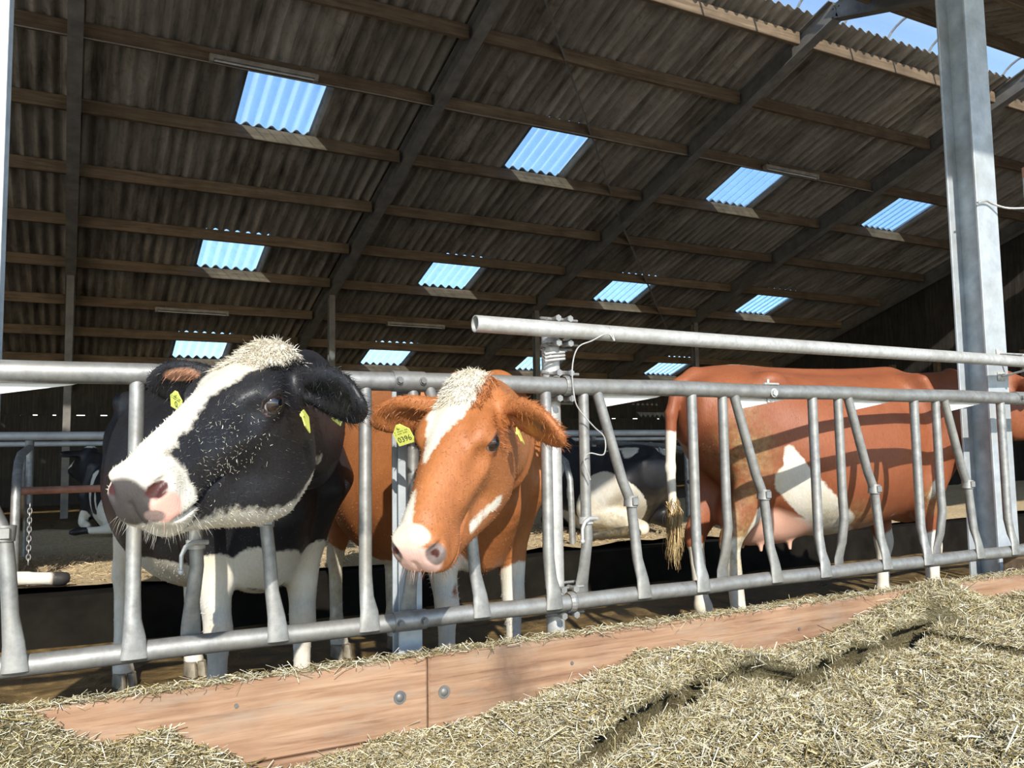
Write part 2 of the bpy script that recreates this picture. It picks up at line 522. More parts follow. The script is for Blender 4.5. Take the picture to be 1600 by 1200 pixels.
def wall_root(name):
    return tag(empty(name), kind='structure')
wb_ = wall_root('wall_back')
YB = YB
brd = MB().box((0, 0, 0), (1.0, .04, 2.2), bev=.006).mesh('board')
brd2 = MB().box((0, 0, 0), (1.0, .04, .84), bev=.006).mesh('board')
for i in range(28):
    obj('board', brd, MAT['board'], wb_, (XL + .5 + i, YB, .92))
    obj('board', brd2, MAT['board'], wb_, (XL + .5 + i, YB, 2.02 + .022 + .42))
spc = MB()
x = XL
while x < XR:
    w = random.uniform(.2, .9)
    spc.box((x + w / 2, YB, 2.034), (w, .03, .03)); x += w + random.uniform(.05, .2)
spc.build('batten', MAT['board'], wb_)
slab('floor_yard', MAT['concrete'], -60, XL, 2.42, 60, -.2, -.01)      # open ground past the open left end
for side, X in (('left', XL), ('right', XR)):
    wr = wall_root('wall_' + side)
    y = 2.9 if side == 'right' else 10.5  # left wall is unseen, its rear part added to darken the lower roof
    while y < YB - .05:
        y1 = min(y + 1.0, YB)
        def top(v): return (zn(v) if v < APEX_Y else zf(v)) + .02
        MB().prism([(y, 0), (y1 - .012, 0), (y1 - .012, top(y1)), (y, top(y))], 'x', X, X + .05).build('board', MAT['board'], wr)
        y = y1
    for py in ((3.4, 8.0, 11.4, 13.6, 14.9, 18.2) if side == 'right' else (11.4, 14.9, 18.2)):
        MB().box((X - .08 if side == 'right' else X + .12, py, 1.6), (.14, .14, 3.2), bev=.01).build('wall_post', MAT['purlin'], wr)

roof = tag(empty('ceiling'), kind='structure')
PUR = [8.39, 9.65, 10.96, 12.29, 13.68, 15.03, 16.32, 17.70, 19.01, 20.32]
RAF = [-4.75, -.06, 4.62, 9.38, 14.05, 19.35]
# corrugated sheets
PITCH = .185; SW = 6 * PITCH; SL = 1.54
def sheet_mesh(width, length, name, amp=.038, th=.007, seg=8, rows=1):
    n = int(round(width / PITCH * seg))
    V = []; F = []
    for t in (0, th):
        for j in range(rows + 1):
            for i in range(n + 1):
                x = width * i / n
                V.append((x, length * j / rows, amp * math.cos(2 * math.pi * x / PITCH) + t))
    L = (rows + 1) * (n + 1)
    for j in range(rows):
        for i in range(n):
            a = j * (n + 1) + i
            F.append((a, a + n + 1, a + n + 2, a + 1)); F.append((L + a, L + a + 1, L + a + n + 2, L + a + n + 1))
    for j in (0, rows):
        for i in range(n):
            a = j * (n + 1) + i
            F.append((a, a + 1, L + a + 1, L + a))
    for i in (0, n):
        F.append((i, i + n + 1, L + i + n + 1, L + i))
    me = mesh(name, V, F, True)
    try: me.set_sharp_from_angle(angle=math.radians(50))
    except Exception: pass
    return me
sheet = sheet_mesh(SW + .03, SL, 'roof_sheet')
clear = sheet_mesh(SW + .03, SL, 'skylight_sheet')
clear.materials.append(MAT['skylight'])
X0 = 1.99
ca, sa = math.cos(ANG), math.sin(ANG)
for r in range(10):
    ylow = PUR[r + 1] + .07 if r < 9 else 21.75
    for k in range(-4, 16):
        isk = (k % 4 == 0) and k >= 0 and r in (2, 5, 8)
        x = X0 + k * SW
        # rotated so local y runs up the slope from the lower edge, laid over the row below
        dz = random.uniform(-.003, .003)
        o = obj('skylight_sheet' if isk else 'roof_sheet', clear if isk else sheet, None if isk else MAT['roof'], roof, (x, ylow, zf(ylow) + .125 + dz))
        # local y -> up the slope (towards -Y, +Z), length fitted to the purlin spacing
        ytop = PUR[r] + .005 if r > 0 else 8.1
        q = (ylow - ytop) / ca / SL
        o.matrix_basis = Matrix(((1, 0, 0, x), (0, -ca * q, sa, ylow), (0, (sa + .012) * q, ca, zf(ylow) + .138 + dz), (0, 0, 0, 1)))
def sheet_field(name, x0, x1, rows, near):
    mb_v = []; mb_f = []; base = 0
    n = int((x1 - x0) / PITCH * 6)
    xs = np.linspace(x0, x1, n + 1)
    wv = .038 * np.cos(2 * math.pi * (xs - X0) / PITCH)
    V = []; F = []
    for (ya, yb, off) in rows:
        zfun = zn if near else zf
        a = np.stack([xs, np.full_like(xs, ya), zfun(ya) + off + .02 + wv], 1)
        b = np.stack([xs, np.full_like(xs, yb), zfun(yb) + off + wv], 1)
        s = len(V) and sum(len(v) for v in V)
        V += [a, b]
        i = np.arange(n)
        F.append(np.stack([s + i, s + i + 1, s + n + 2 + i, s + n + 1 + i], 1))
    return tag(obj(name, mesh(name, np.concatenate(V), np.concatenate(F), True), MAT['roof'], roof), kind='stuff')
sheet_field('roof_sheet_left_bay', XL, X0 - 4 * SW, [(PUR[r + 1] + .07 if r < 9 else 21.75, PUR[r] - .2, .125) for r in range(10)], False)
NP = [7.15, 5.9, 4.6, 3.3, 2.0, .7, -.3]
sheet_field('roof_sheet_near_slope', XL, XR, [(NP[i + 1] - .07, NP[i] + .15, .125) for i in range(6)], True)
# purlins between rafters
edges = RAF
for r, y in enumerate(PUR):
    for b in range(len(edges) - 1):
        xa, xb = edges[b] + .07, edges[b + 1] - .07
        m = MB().box((0, 0, 0), (xb - xa, .075, .19), bev=.008)
        o = m.build('purlin', MAT['purlin'], roof, loc=((xa + xb) / 2, y, zf(y) + .005 + random.uniform(-.008, .008)))
        o.rotation_euler = (-ANG * .0, random.uniform(-.0015, .0015), 0)
for y in NP:
    for b in range(len(edges) - 1):
        xa, xb = edges[b] + .07, edges[b + 1] - .07
        MB().box((0, 0, 0), (xb - xa, .075, .19), bev=.008).build('purlin', MAT['purlin'], roof, loc=((xa + xb) / 2, y, zn(y) + .005))
# rafters: I sections along both slopes
MAT['rafter'] = simple('dirty_rafter_steel', [(.3, (.12, .11, .10)), (.7, (.22, .205, .18))], (1, 1, 1), 5, .8, .0, .2)
def rafter(x, ya, yb, fun, up):
    L = abs(yb - ya) / ca
    ang = -ANG if not up else ANG
    rot = Matrix.Rotation(ang, 3, 'X')
    yc = (ya + yb) / 2
    m = MB()
    for dz, w, h in ((.14, .17, .018), (-.14, .17, .018), (0, .012, .27)):
        m.box(rot @ Vector((0, 0, dz)), (w, L, h), rot)
    return m.build('rafter', MAT['rafter'], roof, loc=(x, yc, fun(yc) - .045))
for x in RAF:
    rafter(x, APEX_Y + .01, YB, zf, False)
    rafter(x, -.35, APEX_Y - .01, zn, True)
    MB().box((0, 0, 0), (.012, .5, .2), bev=.002).build('apex_plate', MAT['rafter'], roof, loc=(x + .02, APEX_Y, zf(APEX_Y) - .03))
    for q in (-.05, .05):
        MB().tube([(x - .03, APEX_Y + q, zf(APEX_Y) - .02), (x + .05, APEX_Y + q, zf(APEX_Y) - .02)], .012, 8).build('apex_bolt', MAT['bolt'], roof)
# wind braces
for a, b in (((4.65, 8.2), (9.3, 12.95)), ((9.45, 13.1), (14.0, 17.4)), ((9.45, 8.3), (14.0, 8.4 + 4.2))):
    if a[0] == 9.45 and a[1] == 8.3: continue
    m = MB()
    pa = Vector((a[0], a[1], zf(a[1]) - .05)); pb = Vector((b[0], b[1], zf(b[1]) - .05))
    m.tube([pa, pb], [(.05, .008), (.05, .008)], 8)
    m.build('wind_brace', MAT['rafter'], roof)
# ridge light: arched clear sheet with ribs
def arch(x, k=14, lift=.0):
    pts = []
    ya, yb = 8.30, 7.20
    za, zb_ = zf(8.30) + .19, zn(7.20) + .19
    for i in range(k + 1):
        t = i / k
        a = math.pi * t
        y = (ya + yb) / 2 + (ya - yb) / 2 * math.cos(a)
        z = za + (zb_ - za) * t + (.34 + lift) * math.sin(a)
        pts.append((x, y, z))
    return pts
xx = -7.5
while xx < XR:
    MB().tube(arch(xx), .02, 8).build('ridge_rib', MAT['grey_steel'], roof)
    xx += .98
V = []; F = []
A0 = arch(XL, 14, .025)
for x in (XL, XR):
    V += [(x, p[1], p[2]) for p in A0]
for i in range(14): F.append((i, i + 1, 15 + i + 1, 15 + i))
obj('ridge_clear_sheet', mesh('ridge_clear_sheet', V, F, True), MAT['ridge_clear'], roof)
# interior posts
for i, x in enumerate(RAF[1:5]):
    h = zf(16.45) - .15
    m = MB()
    m.box((0, -.06, h / 2), (.12, .012, h)); m.box((0, .06, h / 2), (.12, .012, h)); m.box((0, 0, h / 2), (.01, .12, h))
    m.build('roof_post', MAT['rafter'], roof, loc=(x, 16.45, 0))
# conduit under one purlin and strip lamps
MB().tube([(x, 10.90, zf(10.96) - .105 + .006 * math.sin(x * 2.1)) for x in np.linspace(-2.4, 14, 40)], .009, 6).build('conduit', MAT['lamp'], roof)
LAMPS = [(1.45, 2.85, 10.82, 'unlit strip lamp hung beside the large left skylight'),
         (11.0, 12.35, 10.82, 'unlit strip lamp under the purlin beside the third skylight of the upper row'),
         (1.41, 2.81, 17.6, 'unlit strip lamp low in the dark roof behind the black and white cow'),
         (6.2, 7.6, 17.6, 'unlit strip lamp low in the dark roof behind the tan cow')]
for x0, x1, y, lab in LAMPS:
    z = zf(y) - .13
    r = tag(empty('strip_lamp', ((x0 + x1) / 2, y, z)), lab, 'lamp', 'strip lamps under the roof')
    L = x1 - x0
    MB().box((0, 0, .02), (L, .11, .06), bev=.01).build('housing', MAT['lamp'], r)
    MB().tube([(-L / 2 + .06, -.02, -.03), (L / 2 - .06, -.02, -.03)], .014, 8).build('lamp_tube', MAT['lamp_tube'], r, True)
    for s in (-1, 1):
        MB().box((s * (L / 2 - .03), 0, -.02), (.05, .1, .06), bev=.008).build('end_cap', MAT['lamp'], r)
        MB().tube([(s * L * .35, 0, .05), (s * L * .35, .1, .17)], .008, 6).build('bracket', MAT['lamp'], r)

# steel columns on the fence line
def column(x, lab):
    r = tag(empty('steel_column', (x, 2.85, 0)), lab, 'column', 'columns carrying the roof')
    h = zn(2.85) - .15
    W, D = .183, .175
    MB().box((0, -D / 2 + .006, h / 2), (W, .013, h), bev=.002).build('front_flange', MAT['steel'], r)
    MB().box((0, D / 2 - .006, h / 2), (W, .013, h), bev=.002).build('rear_flange', MAT['steel'], r)
    MB().box((0, 0, h / 2), (.009, D - .026, h)).build('web', MAT['steel'], r)
    MB().box((0, 0, FLOOR + .012), (.28, .28, .024), bev=.004).build('base_plate', MAT['steel'], r)
    return r
column(4.482, 'wide steel column behind the right end of the fence')
column(-.279, 'steel column cut by the left edge of the picture')
pr = tag(empty('steel_post', (4.66, 2.62, 0)), 'weathered thin round post cut by the right edge beside the column', 'post')
MB().tube([(0, 0, 0), (0, 0, 2.48)], .038, 14).build('post_shaft', MAT['galv_white'], pr, True)
MB().tube([(0, 0, 2.47), (0, 0, 2.53)], .04, 14).build('post_cap', MAT['rust'], pr, True)
#PART3
# ------------------------------------------------------------------ feed fence
FY = 2.55
ZT, ZB = ZC + .238, ZC - .527
PITCHB = .6625
S0 = .163
def bar_straight(x, parent):
    """upright bar, flattened and welded to the front of the bottom rail"""
    m = MB()
    pts = [(x, FY, ZT - .015), (x, FY, ZB + .16), (x, FY - .012, ZB + .09), (x + .004, FY - .026, ZB + .045), (x + .004, FY - .031, ZB + .0), (x + .004, FY - .031, ZB - .012)]
    m.tube(pts, [(.0205, .0205), (.0205, .0205), (.023, .017), (.029, .009), (.033, .006), (.033, .006)], 14, ref=(1, 0, 0))
    return m.build('upright_bar', MAT['galv'], parent, True)
def bar_rear(x, parent):
    m = MB()
    pts = [(x, FY + .004, ZT - .015), (x, FY + .004, ZB + .30), (x + .004, FY + .004, ZB + .22), (x - .006, FY + .014, ZB + .12), (x - .006, FY + .034, ZB + .05), (x - .006, FY + .036, ZB - .015)]
    m.tube(pts, [(.0195, .0195)] * 3 + [(.021, .018), (.027, .008), (.029, .006)], 14, ref=(1, 0, 0))
    return m.build('upright_bar', MAT['galv'], parent, True)
def bar_slant(x, parent):
    m = MB()
    m.tube([(x + .215, FY - .004, ZT - .015), (x + .318, FY - .004, ZC - .105), (x + .345, FY - .004, ZC - .165), (x + .357, FY - .004, ZC - .20), (x + .367, FY - .004, ZC - .29), (x + .375, FY - .008, ZB + .13), (x + .385, FY - .022, ZB + .06), (x + .389, FY - .031, ZB + .0), (x + .389, FY - .031, ZB - .01)],
           [(.0195, .0195)] * 5 + [(.0205, .018), (.026, .010), (.031, .006), (.031, .006)], 14, ref=(1, 0, 0))
    o = m.build('locking_bar', MAT['galv'], parent, True)
    m = MB().tube([(x + .354, FY - .004, ZC - .205), (x + .357, FY - .004, ZC - .165)], .0265, 16)
    m.box((x + .357, FY - .03, ZC - .185), (.026, .012, .03), bev=.003)
    m.build('clamp_ring', MAT['galv'], o, True)
    return o
def hook(x, parent):
    m = MB()
    z = ZC - .245
    m.tube([(x, FY + .004, z + .012), (x, FY + .004, z - .012)], .027, 12)
    m.tube([(x + .03, FY - .02, z + .006), (x - .012, FY - .032, z + .008), (x - .032, FY - .036, z - .003), (x - .042, FY - .036, z - .025), (x - .043, FY - .036, z - .065)], [.007, .008, .007, .006, .006], 8)
    m.sphere((x - .043, FY - .036, z - .07), .009, 10, 6)
    return m.build('catch_hook', MAT['galv_white'], parent, True)
def plate(x, parent):
    return MB().prism([(x + .232, ZT - .028), (x + .52, ZT - .028), (x + .50, ZT - .034), (x + .246, ZT - .075)], 'y', FY + .008, FY + .014).build('guard_plate', MAT['white_plate'], parent)
def rail(name, parent, pts, r, mat='galv', seg=18):
    return MB().tube(pts, r, seg).build(name, MAT[mat], parent, True)
def bolt(parent, c, r=.012, axis='y', mat='bolt', ln=.012):
    m = MB()
    c = Vector(c)
    d = Vector((0, -1, 0)) if axis == 'y' else Vector((0, 0, 1))
    m.tube([c, c + d * ln * .35], r * 1.35, 12); m.tube([c + d * ln * .35, c + d * ln], r, 6)
    return m.build('bolt', MAT[mat], parent, True)

def panel(x0, x1, idx, lab, hooks):
    p = tag(empty('feed_fence_panel', (0, 0, 0)), lab, 'fence', 'galvanised feed fence panels')
    n = 24
    rail('top_rail', p, [(x0 + (x1 - x0) * i / n, FY, ZT + .002 * math.sin(i)) for i in range(n + 1)], .0305)
    rail('bottom_rail', p, [(x0 + (x1 - x0) * i / n, FY, ZB + .0015 * math.sin(i * 1.3)) for i in range(n + 1)], .0285)
    for i in idx:
        s = S0 + PITCHB * i
        if x0 - .05 < s < x1: bar_straight(s, p)
        if x0 - .05 < s + .16 < x1:
            bar_rear(s + .162, p); bar_slant(s, p); plate(s, p)
            if i in hooks: hook(s + .162, p)
        # thickened stubs of the sleeve where the bar meets the rail
    return p
pA = panel(-3.1, .935, range(-4, 2), 'long galvanised feed fence panel holding the black and white cow', (0, 2))
pB = panel(1.0, 4.28, range(1, 7), 'galvanised feed fence panel in front of the standing red cow', (2,))
pC = panel(4.34, 8.2, range(7, 12), 'short visible end of the fence panel right of the steel column', ())
# bar of place 1 belongs to the panel on its left
for px, par in ((.97, pB), (4.31, pC)):
    for z, r in ((ZT, .034), (ZB, .032)):
        MB().tube([(px - .055, FY, z), (px + .055, FY, z)], r, 18).build('joint_sleeve', MAT['galv'], par, True)
        for s in (-1, 1):
            bolt(par, (px + s * .04, FY - r + .002, z), .0095)
bolt(pB, (2.56, FY - .03, ZT - .008), .014, mat='galv_white')
m = MB().tube([(2.56, FY, ZT - .045), (2.56, FY, ZT + .05)], .006, 8)
m.tube([(2.52, FY - .018, ZT + .03), (2.60, FY - .018, ZT + .03)], .005, 8)
m.build('bolt_clamp', MAT['galv_white'], pB, True)

# fence posts
ps = tag(empty('fence_post', (1.005, 2.66, 0)), 'flat blue grey steel fence post behind the head of the tan cow', 'post')
MB().box((0, -.028, .66), (.082, .009, 1.22), bev=.002).build('front_flange', MAT['steel'], ps)
MB().box((0, .028, .66), (.082, .009, 1.22), bev=.002).build('rear_flange', MAT['steel'], ps)
MB().box((0, 0, .66), (.007, .05, 1.22)).build('web', MAT['steel'], ps)
ps = tag(empty('fence_post', (1.563, 2.635, 0)), 'round clamp post beside the ear of the tan cow carrying the upper rail', 'post')
MB().tube([(0, 0, .05), (0, 0, ZC + .492)], .0335, 16).build('post_tube', MAT['galv_white'], ps, True)
def uclamp(parent, z, ry):
    """band round a rail with two threaded rods and nuts behind the post"""
    m = MB()
    cy = FY - 2.635
    arc = [(.0 + .012, cy - ry * math.cos(a), z + ry * math.sin(a)) for a in np.linspace(-math.pi / 2, math.pi / 2, 10)]
    m.tube(arc, [(.013, .004)] * 10, 8, ref=(1, 0, 0))
    for dz in (-ry - .012, ry + .012):
        m.tube([(-.045, cy + .03, z + dz), (.085, cy + .03, z + dz)], .0055, 8)
        m.tube([(-.045, cy + .075, z + dz * 1.25), (.085, cy + .075, z + dz * 1.25)], .0055, 8)
        m.tube([(-.045, cy + .03, z + dz), (-.056, cy + .05, z + dz * 1.1), (-.045, cy + .075, z + dz * 1.25)], .0055, 8)
        for xx in (.03, -.02):
            m.tube([(xx, cy + .0, z + dz), (xx, cy + .045, z + dz)], .009, 6)
            m.tube([(xx, cy + .0 - .012, z + dz), (xx, cy + .0, z + dz)], .0125, 6)
    return m.build('rail_clamp', MAT['galv'], parent)
uclamp(ps, ZC + .437, .033); uclamp(ps, ZT, .034); uclamp(ps, ZB, .033)
m = MB()
for k in range(3):
    m.tube([(-.045 + .0 * k, -.02, ZC + .37 - .012 * k), (-.05, -.05, ZC + .355 - .013 * k), (-.02, -.06, ZC + .36 - .013 * k), (.03, -.05, ZC + .365 - .012 * k)], .005, 8)
m.build('twisted_fastener', MAT['galv_white'], ps, True)

ur = tag(empty('upper_rail', (0, 0, 0)), 'thick whitish pipe mounted above the fence, open at its left end', 'pipe')
up = [(1.205, 2.53), (1.5, 2.53), (2.2, 2.535), (3.2, 2.55), (4.2, 2.60), (5.2, 2.66), (7.5, 2.75)]
def pipe_open(name, pts, r, mat, parent):
    m = MB().tube(pts, r, 20, caps=False)
    m.tube(pts, r - .004, 20, caps=False)
    # annular end
    n = len(m.v) // 2
    for e in (0, n - 20):
        for k in range(20):
            j = (k + 1) % 20
            m.f.append((e + k, e + j, n + e + j, n + e + k))
    me = m.mesh(name, True, fixn=False)
    return obj(name, me, MAT[mat], parent)
pipe_open('pipe', [(x, y, ZC + .440 - .008 * math.sin(min(x - 1.2, 3.2) / 3.2 * math.pi)) for x, y in up], .0295, 'galv_white', ur)
m = MB()
arc = [(4.50, 2.625 - .036 * math.cos(a), ZC + .437 + .036 * math.sin(a)) for a in np.linspace(-1.9, 1.9, 12)]
m.tube(arc, .006, 8)
m.box((4.50, 2.757, ZC + .50), (.06, .008, .05), bev=.002); m.box((4.50, 2.757, ZC + .375), (.06, .008, .05), bev=.002)
for z in (.50, .375): m.tube([(4.50, 2.63, ZC + z - .02 * (1 if z > .4 else -1)), (4.50, 2.75, ZC + z)], .006, 8)
m.build('column_clamp', MAT['galv_white'], ur, True)

# loose wires
def wire(lab, pts, r, name='wire'):
    P = [Vector(p) for p in pts]
    out = []
    for i in range(len(P) - 1):
        p0 = P[max(i - 1, 0)]; p1 = P[i]; p2 = P[i + 1]; p3 = P[min(i + 2, len(P) - 1)]
        for k in range(6):
            t = k / 6
            out.append(.5 * ((2 * p1) + (p2 - p0) * t + (2 * p0 - 5 * p1 + 4 * p2 - p3) * t * t + (3 * p1 - p0 - 3 * p2 + p3) * t ** 3))
    out.append(P[-1])
    return tag(MB().tube(out, r, 6).build(name, MAT['wire'], None, True), lab, 'wire')
wy = FY - .045
wire('thin wire hanging from the clamp post down to the locking bar beside the tan cow', [(1.74, wy, ZC + .455), (1.76, wy, ZC + .405), (1.73, wy, ZC + .43), (1.66, wy, ZC + .40), (1.60, wy, ZC + .372), (1.575, wy, ZC + .30), (1.58, wy, ZC + .2), (1.60, wy, ZC + .15), (1.66, wy, ZC + .09), (1.705, wy, ZC + .05), (1.70, wy, ZC - .01), (1.64, wy, ZC - .005), (1.615, wy, ZC - .03), (1.64, wy, ZC - .10)], .0026)
wire('slack wire tied from the wide steel column to the thin post', [(4.36, 2.74, ZC + 1.325), (4.44, 2.74, ZC + 1.345), (4.50, 2.74, ZC + 1.335), (4.58, 2.70, ZC + 1.31), (4.68, 2.60, ZC + 1.30)], .006)

# ------------------------------------------------------------------ kerb of planks
kb = tag(empty('feed_kerb', (0, 0, 0)), 'reddish brown plank kerb below the feed fence', 'kerb')
PT = ZC - .617
def plank(x0, x1, z0, z1, y=2.455, th=.05, dz=0.0):
    return MB().box((0, 0, 0), (x1 - x0 - .004, th, z1 - z0), bev=.006).build('plank', MAT['plank'], kb, loc=((x0 + x1) / 2, y, (z0 + z1) / 2 + dz))
plank(-3.2, .985, PT - .222, PT)
plank(.985, 4.22, PT - .222, PT, dz=.002)
plank(4.22, 8.0, PT - .222, PT, y=2.475)
plank(-3.2, 2.6, .0, PT - .226, y=2.45)
plank(2.6, 8.0, .0, PT - .226, y=2.45)
for bx, bz in ((.893, PT - .108), (1.037, PT - .112), (-.4, PT - .12)):
    m = MB().sphere((bx, 2.431, bz), (.014, .008, .014), 12, 8)
    m.tube([(bx, 2.434, bz), (bx, 2.428, bz)], .02, 14)
    m.build('bolt_head', MAT['bolt'], kb, True)
for bx, bz in ((1.50, PT - .085), (2.55, PT - .09), (.42, PT - .06)):
    MB().tube([(bx, 2.432, bz), (bx, 2.426, bz)], .006, 8).build('nail_head', MAT['bolt'], kb, True)
MB().box((4.24, 2.56, PT + .0), (.10, .13, .12), bev=.008).build('timber_block', MAT['purlin'], kb)

# ------------------------------------------------------------------ cubicle tubes in the background
def cubicle(x, lab, mat='galv'):
    r = tag(empty('cubicle_divider', (x, 5.6, BED)), lab, 'divider', 'cubicle dividers on the bed')
    z = ZC - BED
    pts = [(0, 1.75, z + .10)]
    pts += [(0, .5, z + .04), (0, .28, z + .0), (0, .13, z - .08), (0, .07, z - .22), (0, .06, z - .42), (0, .05, -.05)]
    MB().tube(pts, .026, 12).build('loop_tube', MAT[mat], r, True)
    MB().tube([(0, 1.75, z + .22), (0, 1.75, -.05)], .03, 12).build('post_tube', MAT[mat], r, True)
    MB().tube([(0, 1.75, z - .35), (0, .9, z - .36), (0, .66, z - .30), (0, .58, z - .18), (0, .62, z + .03)], .024, 12).build('lower_tube', MAT[mat], r, True)
    return r
for x, lab in ((-.27, 'tube cubicle divider seen at the left edge beside a hanging chain'), (1.0, 'tube cubicle divider hidden behind the two feeding cows'),
               (2.28, 'tube cubicle divider behind the tan cow'), (3.52, 'bent tube cubicle divider left of the lying cow'),
               (4.86, 'tube cubicle divider behind the rump of the red cow'), (6.1, 'tube cubicle divider behind the back of the red cow')):
    cubicle(x, lab)
nr = tag(empty('neck_rail', (0, 7.05, 0)), 'long grey tube running over the cubicles in the background', 'rail')
MB().tube([(XL + .2, 0, ZC + .17), (XR - .2, 0, ZC + .205)], .032, 12).build('rail_tube', MAT['grey_steel'], nr, True)
nr = tag(empty('neck_rail', (0, 9.6, 0)), 'far thin tube behind the cubicle rail in the dark', 'rail')
MB().tube([(XL + .2, 0, ZC + .16), (XR - .2, 0, ZC + .18)], .026, 12).build('rail_tube', MAT['grey_steel'], nr, True)
nr = tag(empty('rusty_pipe', (0, 6.15, 0)), 'rusty red pipe across the bed left of the black and white cow', 'pipe')
MB().tube([(-.30, 0, ZC - .19), (1.0, 0, ZC - .185)], .024, 12).build('pipe_tube', MAT['rust'], nr, True)
ch = tag(empty('hanging_chain', (-.20, 5.75, 0)), 'small chain hanging above the sawdust at the left edge', 'chain')
for k in range(13):
    pts = []
    z = ZC - .27 - k * .027
    for a in np.linspace(0, 2 * math.pi, 11):
        u, w = .011 * math.cos(a), .019 * math.sin(a)
        pts.append((u if k % 2 else 0, 0 if k % 2 else u, z + w))
    MB().tube(pts, .0035, 6, caps=False).build('link', MAT['galv'], ch, True)
#PART4
# ------------------------------------------------------------------ silage in front of the kerb
FX = np.array([-3.0, -.6, -.137, -.054, .048, .231, .396, .482, .625, .837, 1.066, 1.2, 1.365, 1.54, 1.783, 1.983, 2.193, 2.524, 2.933, 3.181, 3.441, 3.572, 3.706, 4.1, 5.0, 7.0])
FZ = np.array([-.70, -.62, -.60, -.635, -.70, -.715, -.80, -.865, -.875, -.845, -.83, -.82, -.795, -.775, -.705, -.725, -.80, -.785, -.705, -.625, -.595, -.645, -.70, -.70, -.72, -.75])
LX = np.array([.2, .7, 1.12, 1.36, 1.6, 1.82, 2.0, 2.14, 2.45, 2.77, 3.05, 3.3, 4.0, 5.0, 7.0])
LY = np.array([1.0, 1.50, 1.81, 1.91, 2.00, 2.14, 2.10, 2.06, 2.13, 2.20, 2.27, 2.36, 2.46, 2.5, 2.6])
def sstep(a, b, t):
    t = np.clip((t - a) / (b - a), 0, 1); return t * t * (3 - 2 * t)
def rough_n(x, y):
    return .014 * vnoise(x * 9, y * 9, 8) + .010 * vnoise(x * 21, y * 21, 9) + .006 * vnoise(x * 45, y * 45, 10)
def lip_y(x):
    return np.interp(x, LX, LY) + .035 + .035 * vnoise(x * 7, x * 0 + 1.5, 15) + .02 * vnoise(x * 23, x * 0 + 4.5, 16)
def lip_k(x):            # 1 where the layer along the kerb ends in a broken overhanging edge
    return sstep(.95, 1.25, x) * sstep(3.45, 3.1, x)
def strip_h(x, y):
    """layer pushed up along the kerb"""
    top = np.interp(x, FX, FZ)
    slope = top + (-.955 - top) * sstep(0, 1, (2.43 - y) / (.42 + .12 * vnoise(x * 1.7, x * 0 + 3, 5)))
    lz = np.minimum(-.715 + .03 * vnoise(x * 3.3, x * 0 + 7, 17), top + .07)
    t = np.clip((2.43 - y) / np.maximum(2.43 - lip_y(x), .03), 0, 1)
    flat = top + (lz - top) * t + .02 * np.sin(t * math.pi)
    k = lip_k(x)
    return slope * (1 - k) + flat * k + rough_n(x, y) + ZC
def heap_h(x, y):
    """main heap towards the camera"""
    xw = x + .03 * vnoise(x * 5, y * 5, 3); yw = y + .04 * vnoise(x * 6, y * 6, 4)
    s = np.interp(xw, LX, LY) - yw
    top = -.772 + .03 * sstep(.2, 1.2, s) + .028 * vnoise(x * 2.2, y * 2.2, 6) - .25 * sstep(1.1, .2, x)
    top = np.where(x > 3.1, np.maximum(top, -.74 + .04 * sstep(3.1, 4, x)), top)
    return -1.02 + (top + 1.02) * sstep(-.045, .05, s) + rough_n(x, y) + ZC
def feed_h(x, y):
    st = np.where((y > lip_y(x)) | (lip_k(x) < .5), strip_h(x, y), -1)
    return np.maximum(st, heap_h(x, y))
def grid_mesh(name, gx, gy, gz):
    nx, ny = gx.shape
    V = np.stack([gx, gy, gz], -1).reshape(-1, 3)
    i, j = np.meshgrid(np.arange(nx - 1), np.arange(ny - 1), indexing='ij')
    a = (i * ny + j).ravel()
    return mesh(name, V, np.stack([a, a + ny, a + ny + 1, a + 1], 1), True)
gx, gy = np.meshgrid(np.linspace(-2.6, 6.6, 520), np.linspace(.45, 2.432, 130), indexing='ij')
heap = tag(obj('silage_heap', grid_mesh('silage_heap', gx, gy, np.maximum(heap_h(gx, gy), -.02)), MAT['silage']), 'chopped brown green silage heaped along the kerb', 'silage', kind='stuff')
# the layer along the kerb as a swept profile, so that its broken edge can overhang
px = np.linspace(-2.6, 6.6, 560)
tt = np.linspace(0, 1, 34)
k = lip_k(px)[:, None]
ye = (lip_y(px)[:, None]) * k + (2.432 - .62) * (1 - k)
yy = 2.432 - (2.432 - ye) * tt[None]
xx_ = np.repeat(px[:, None], len(tt), 1)
zz = strip_h(xx_, yy)
lipz = zz[:, -1:]
under_y = [yy]; under_z = [zz]
for dy, dz in ((.0, -.018), (.04, -.035), (.075, -.06), (.09, -.12), (.095, -.30)):
    under_y.append(ye + dy * k + .01 * vnoise(px * 31, px * 0 + dz * 90, 19)[:, None]); under_z.append(lipz + dz)
yy = np.concatenate(under_y, 1); zz = np.concatenate(under_z, 1)
xx_ = np.repeat(px[:, None], yy.shape[1], 1)
obj('kerb_layer', grid_mesh('kerb_layer', xx_, np.minimum(yy, 2.432), np.maximum(zz, -.02)), MAT['silage'], heap)
heap.children[0]['kind'] = 'stuff'

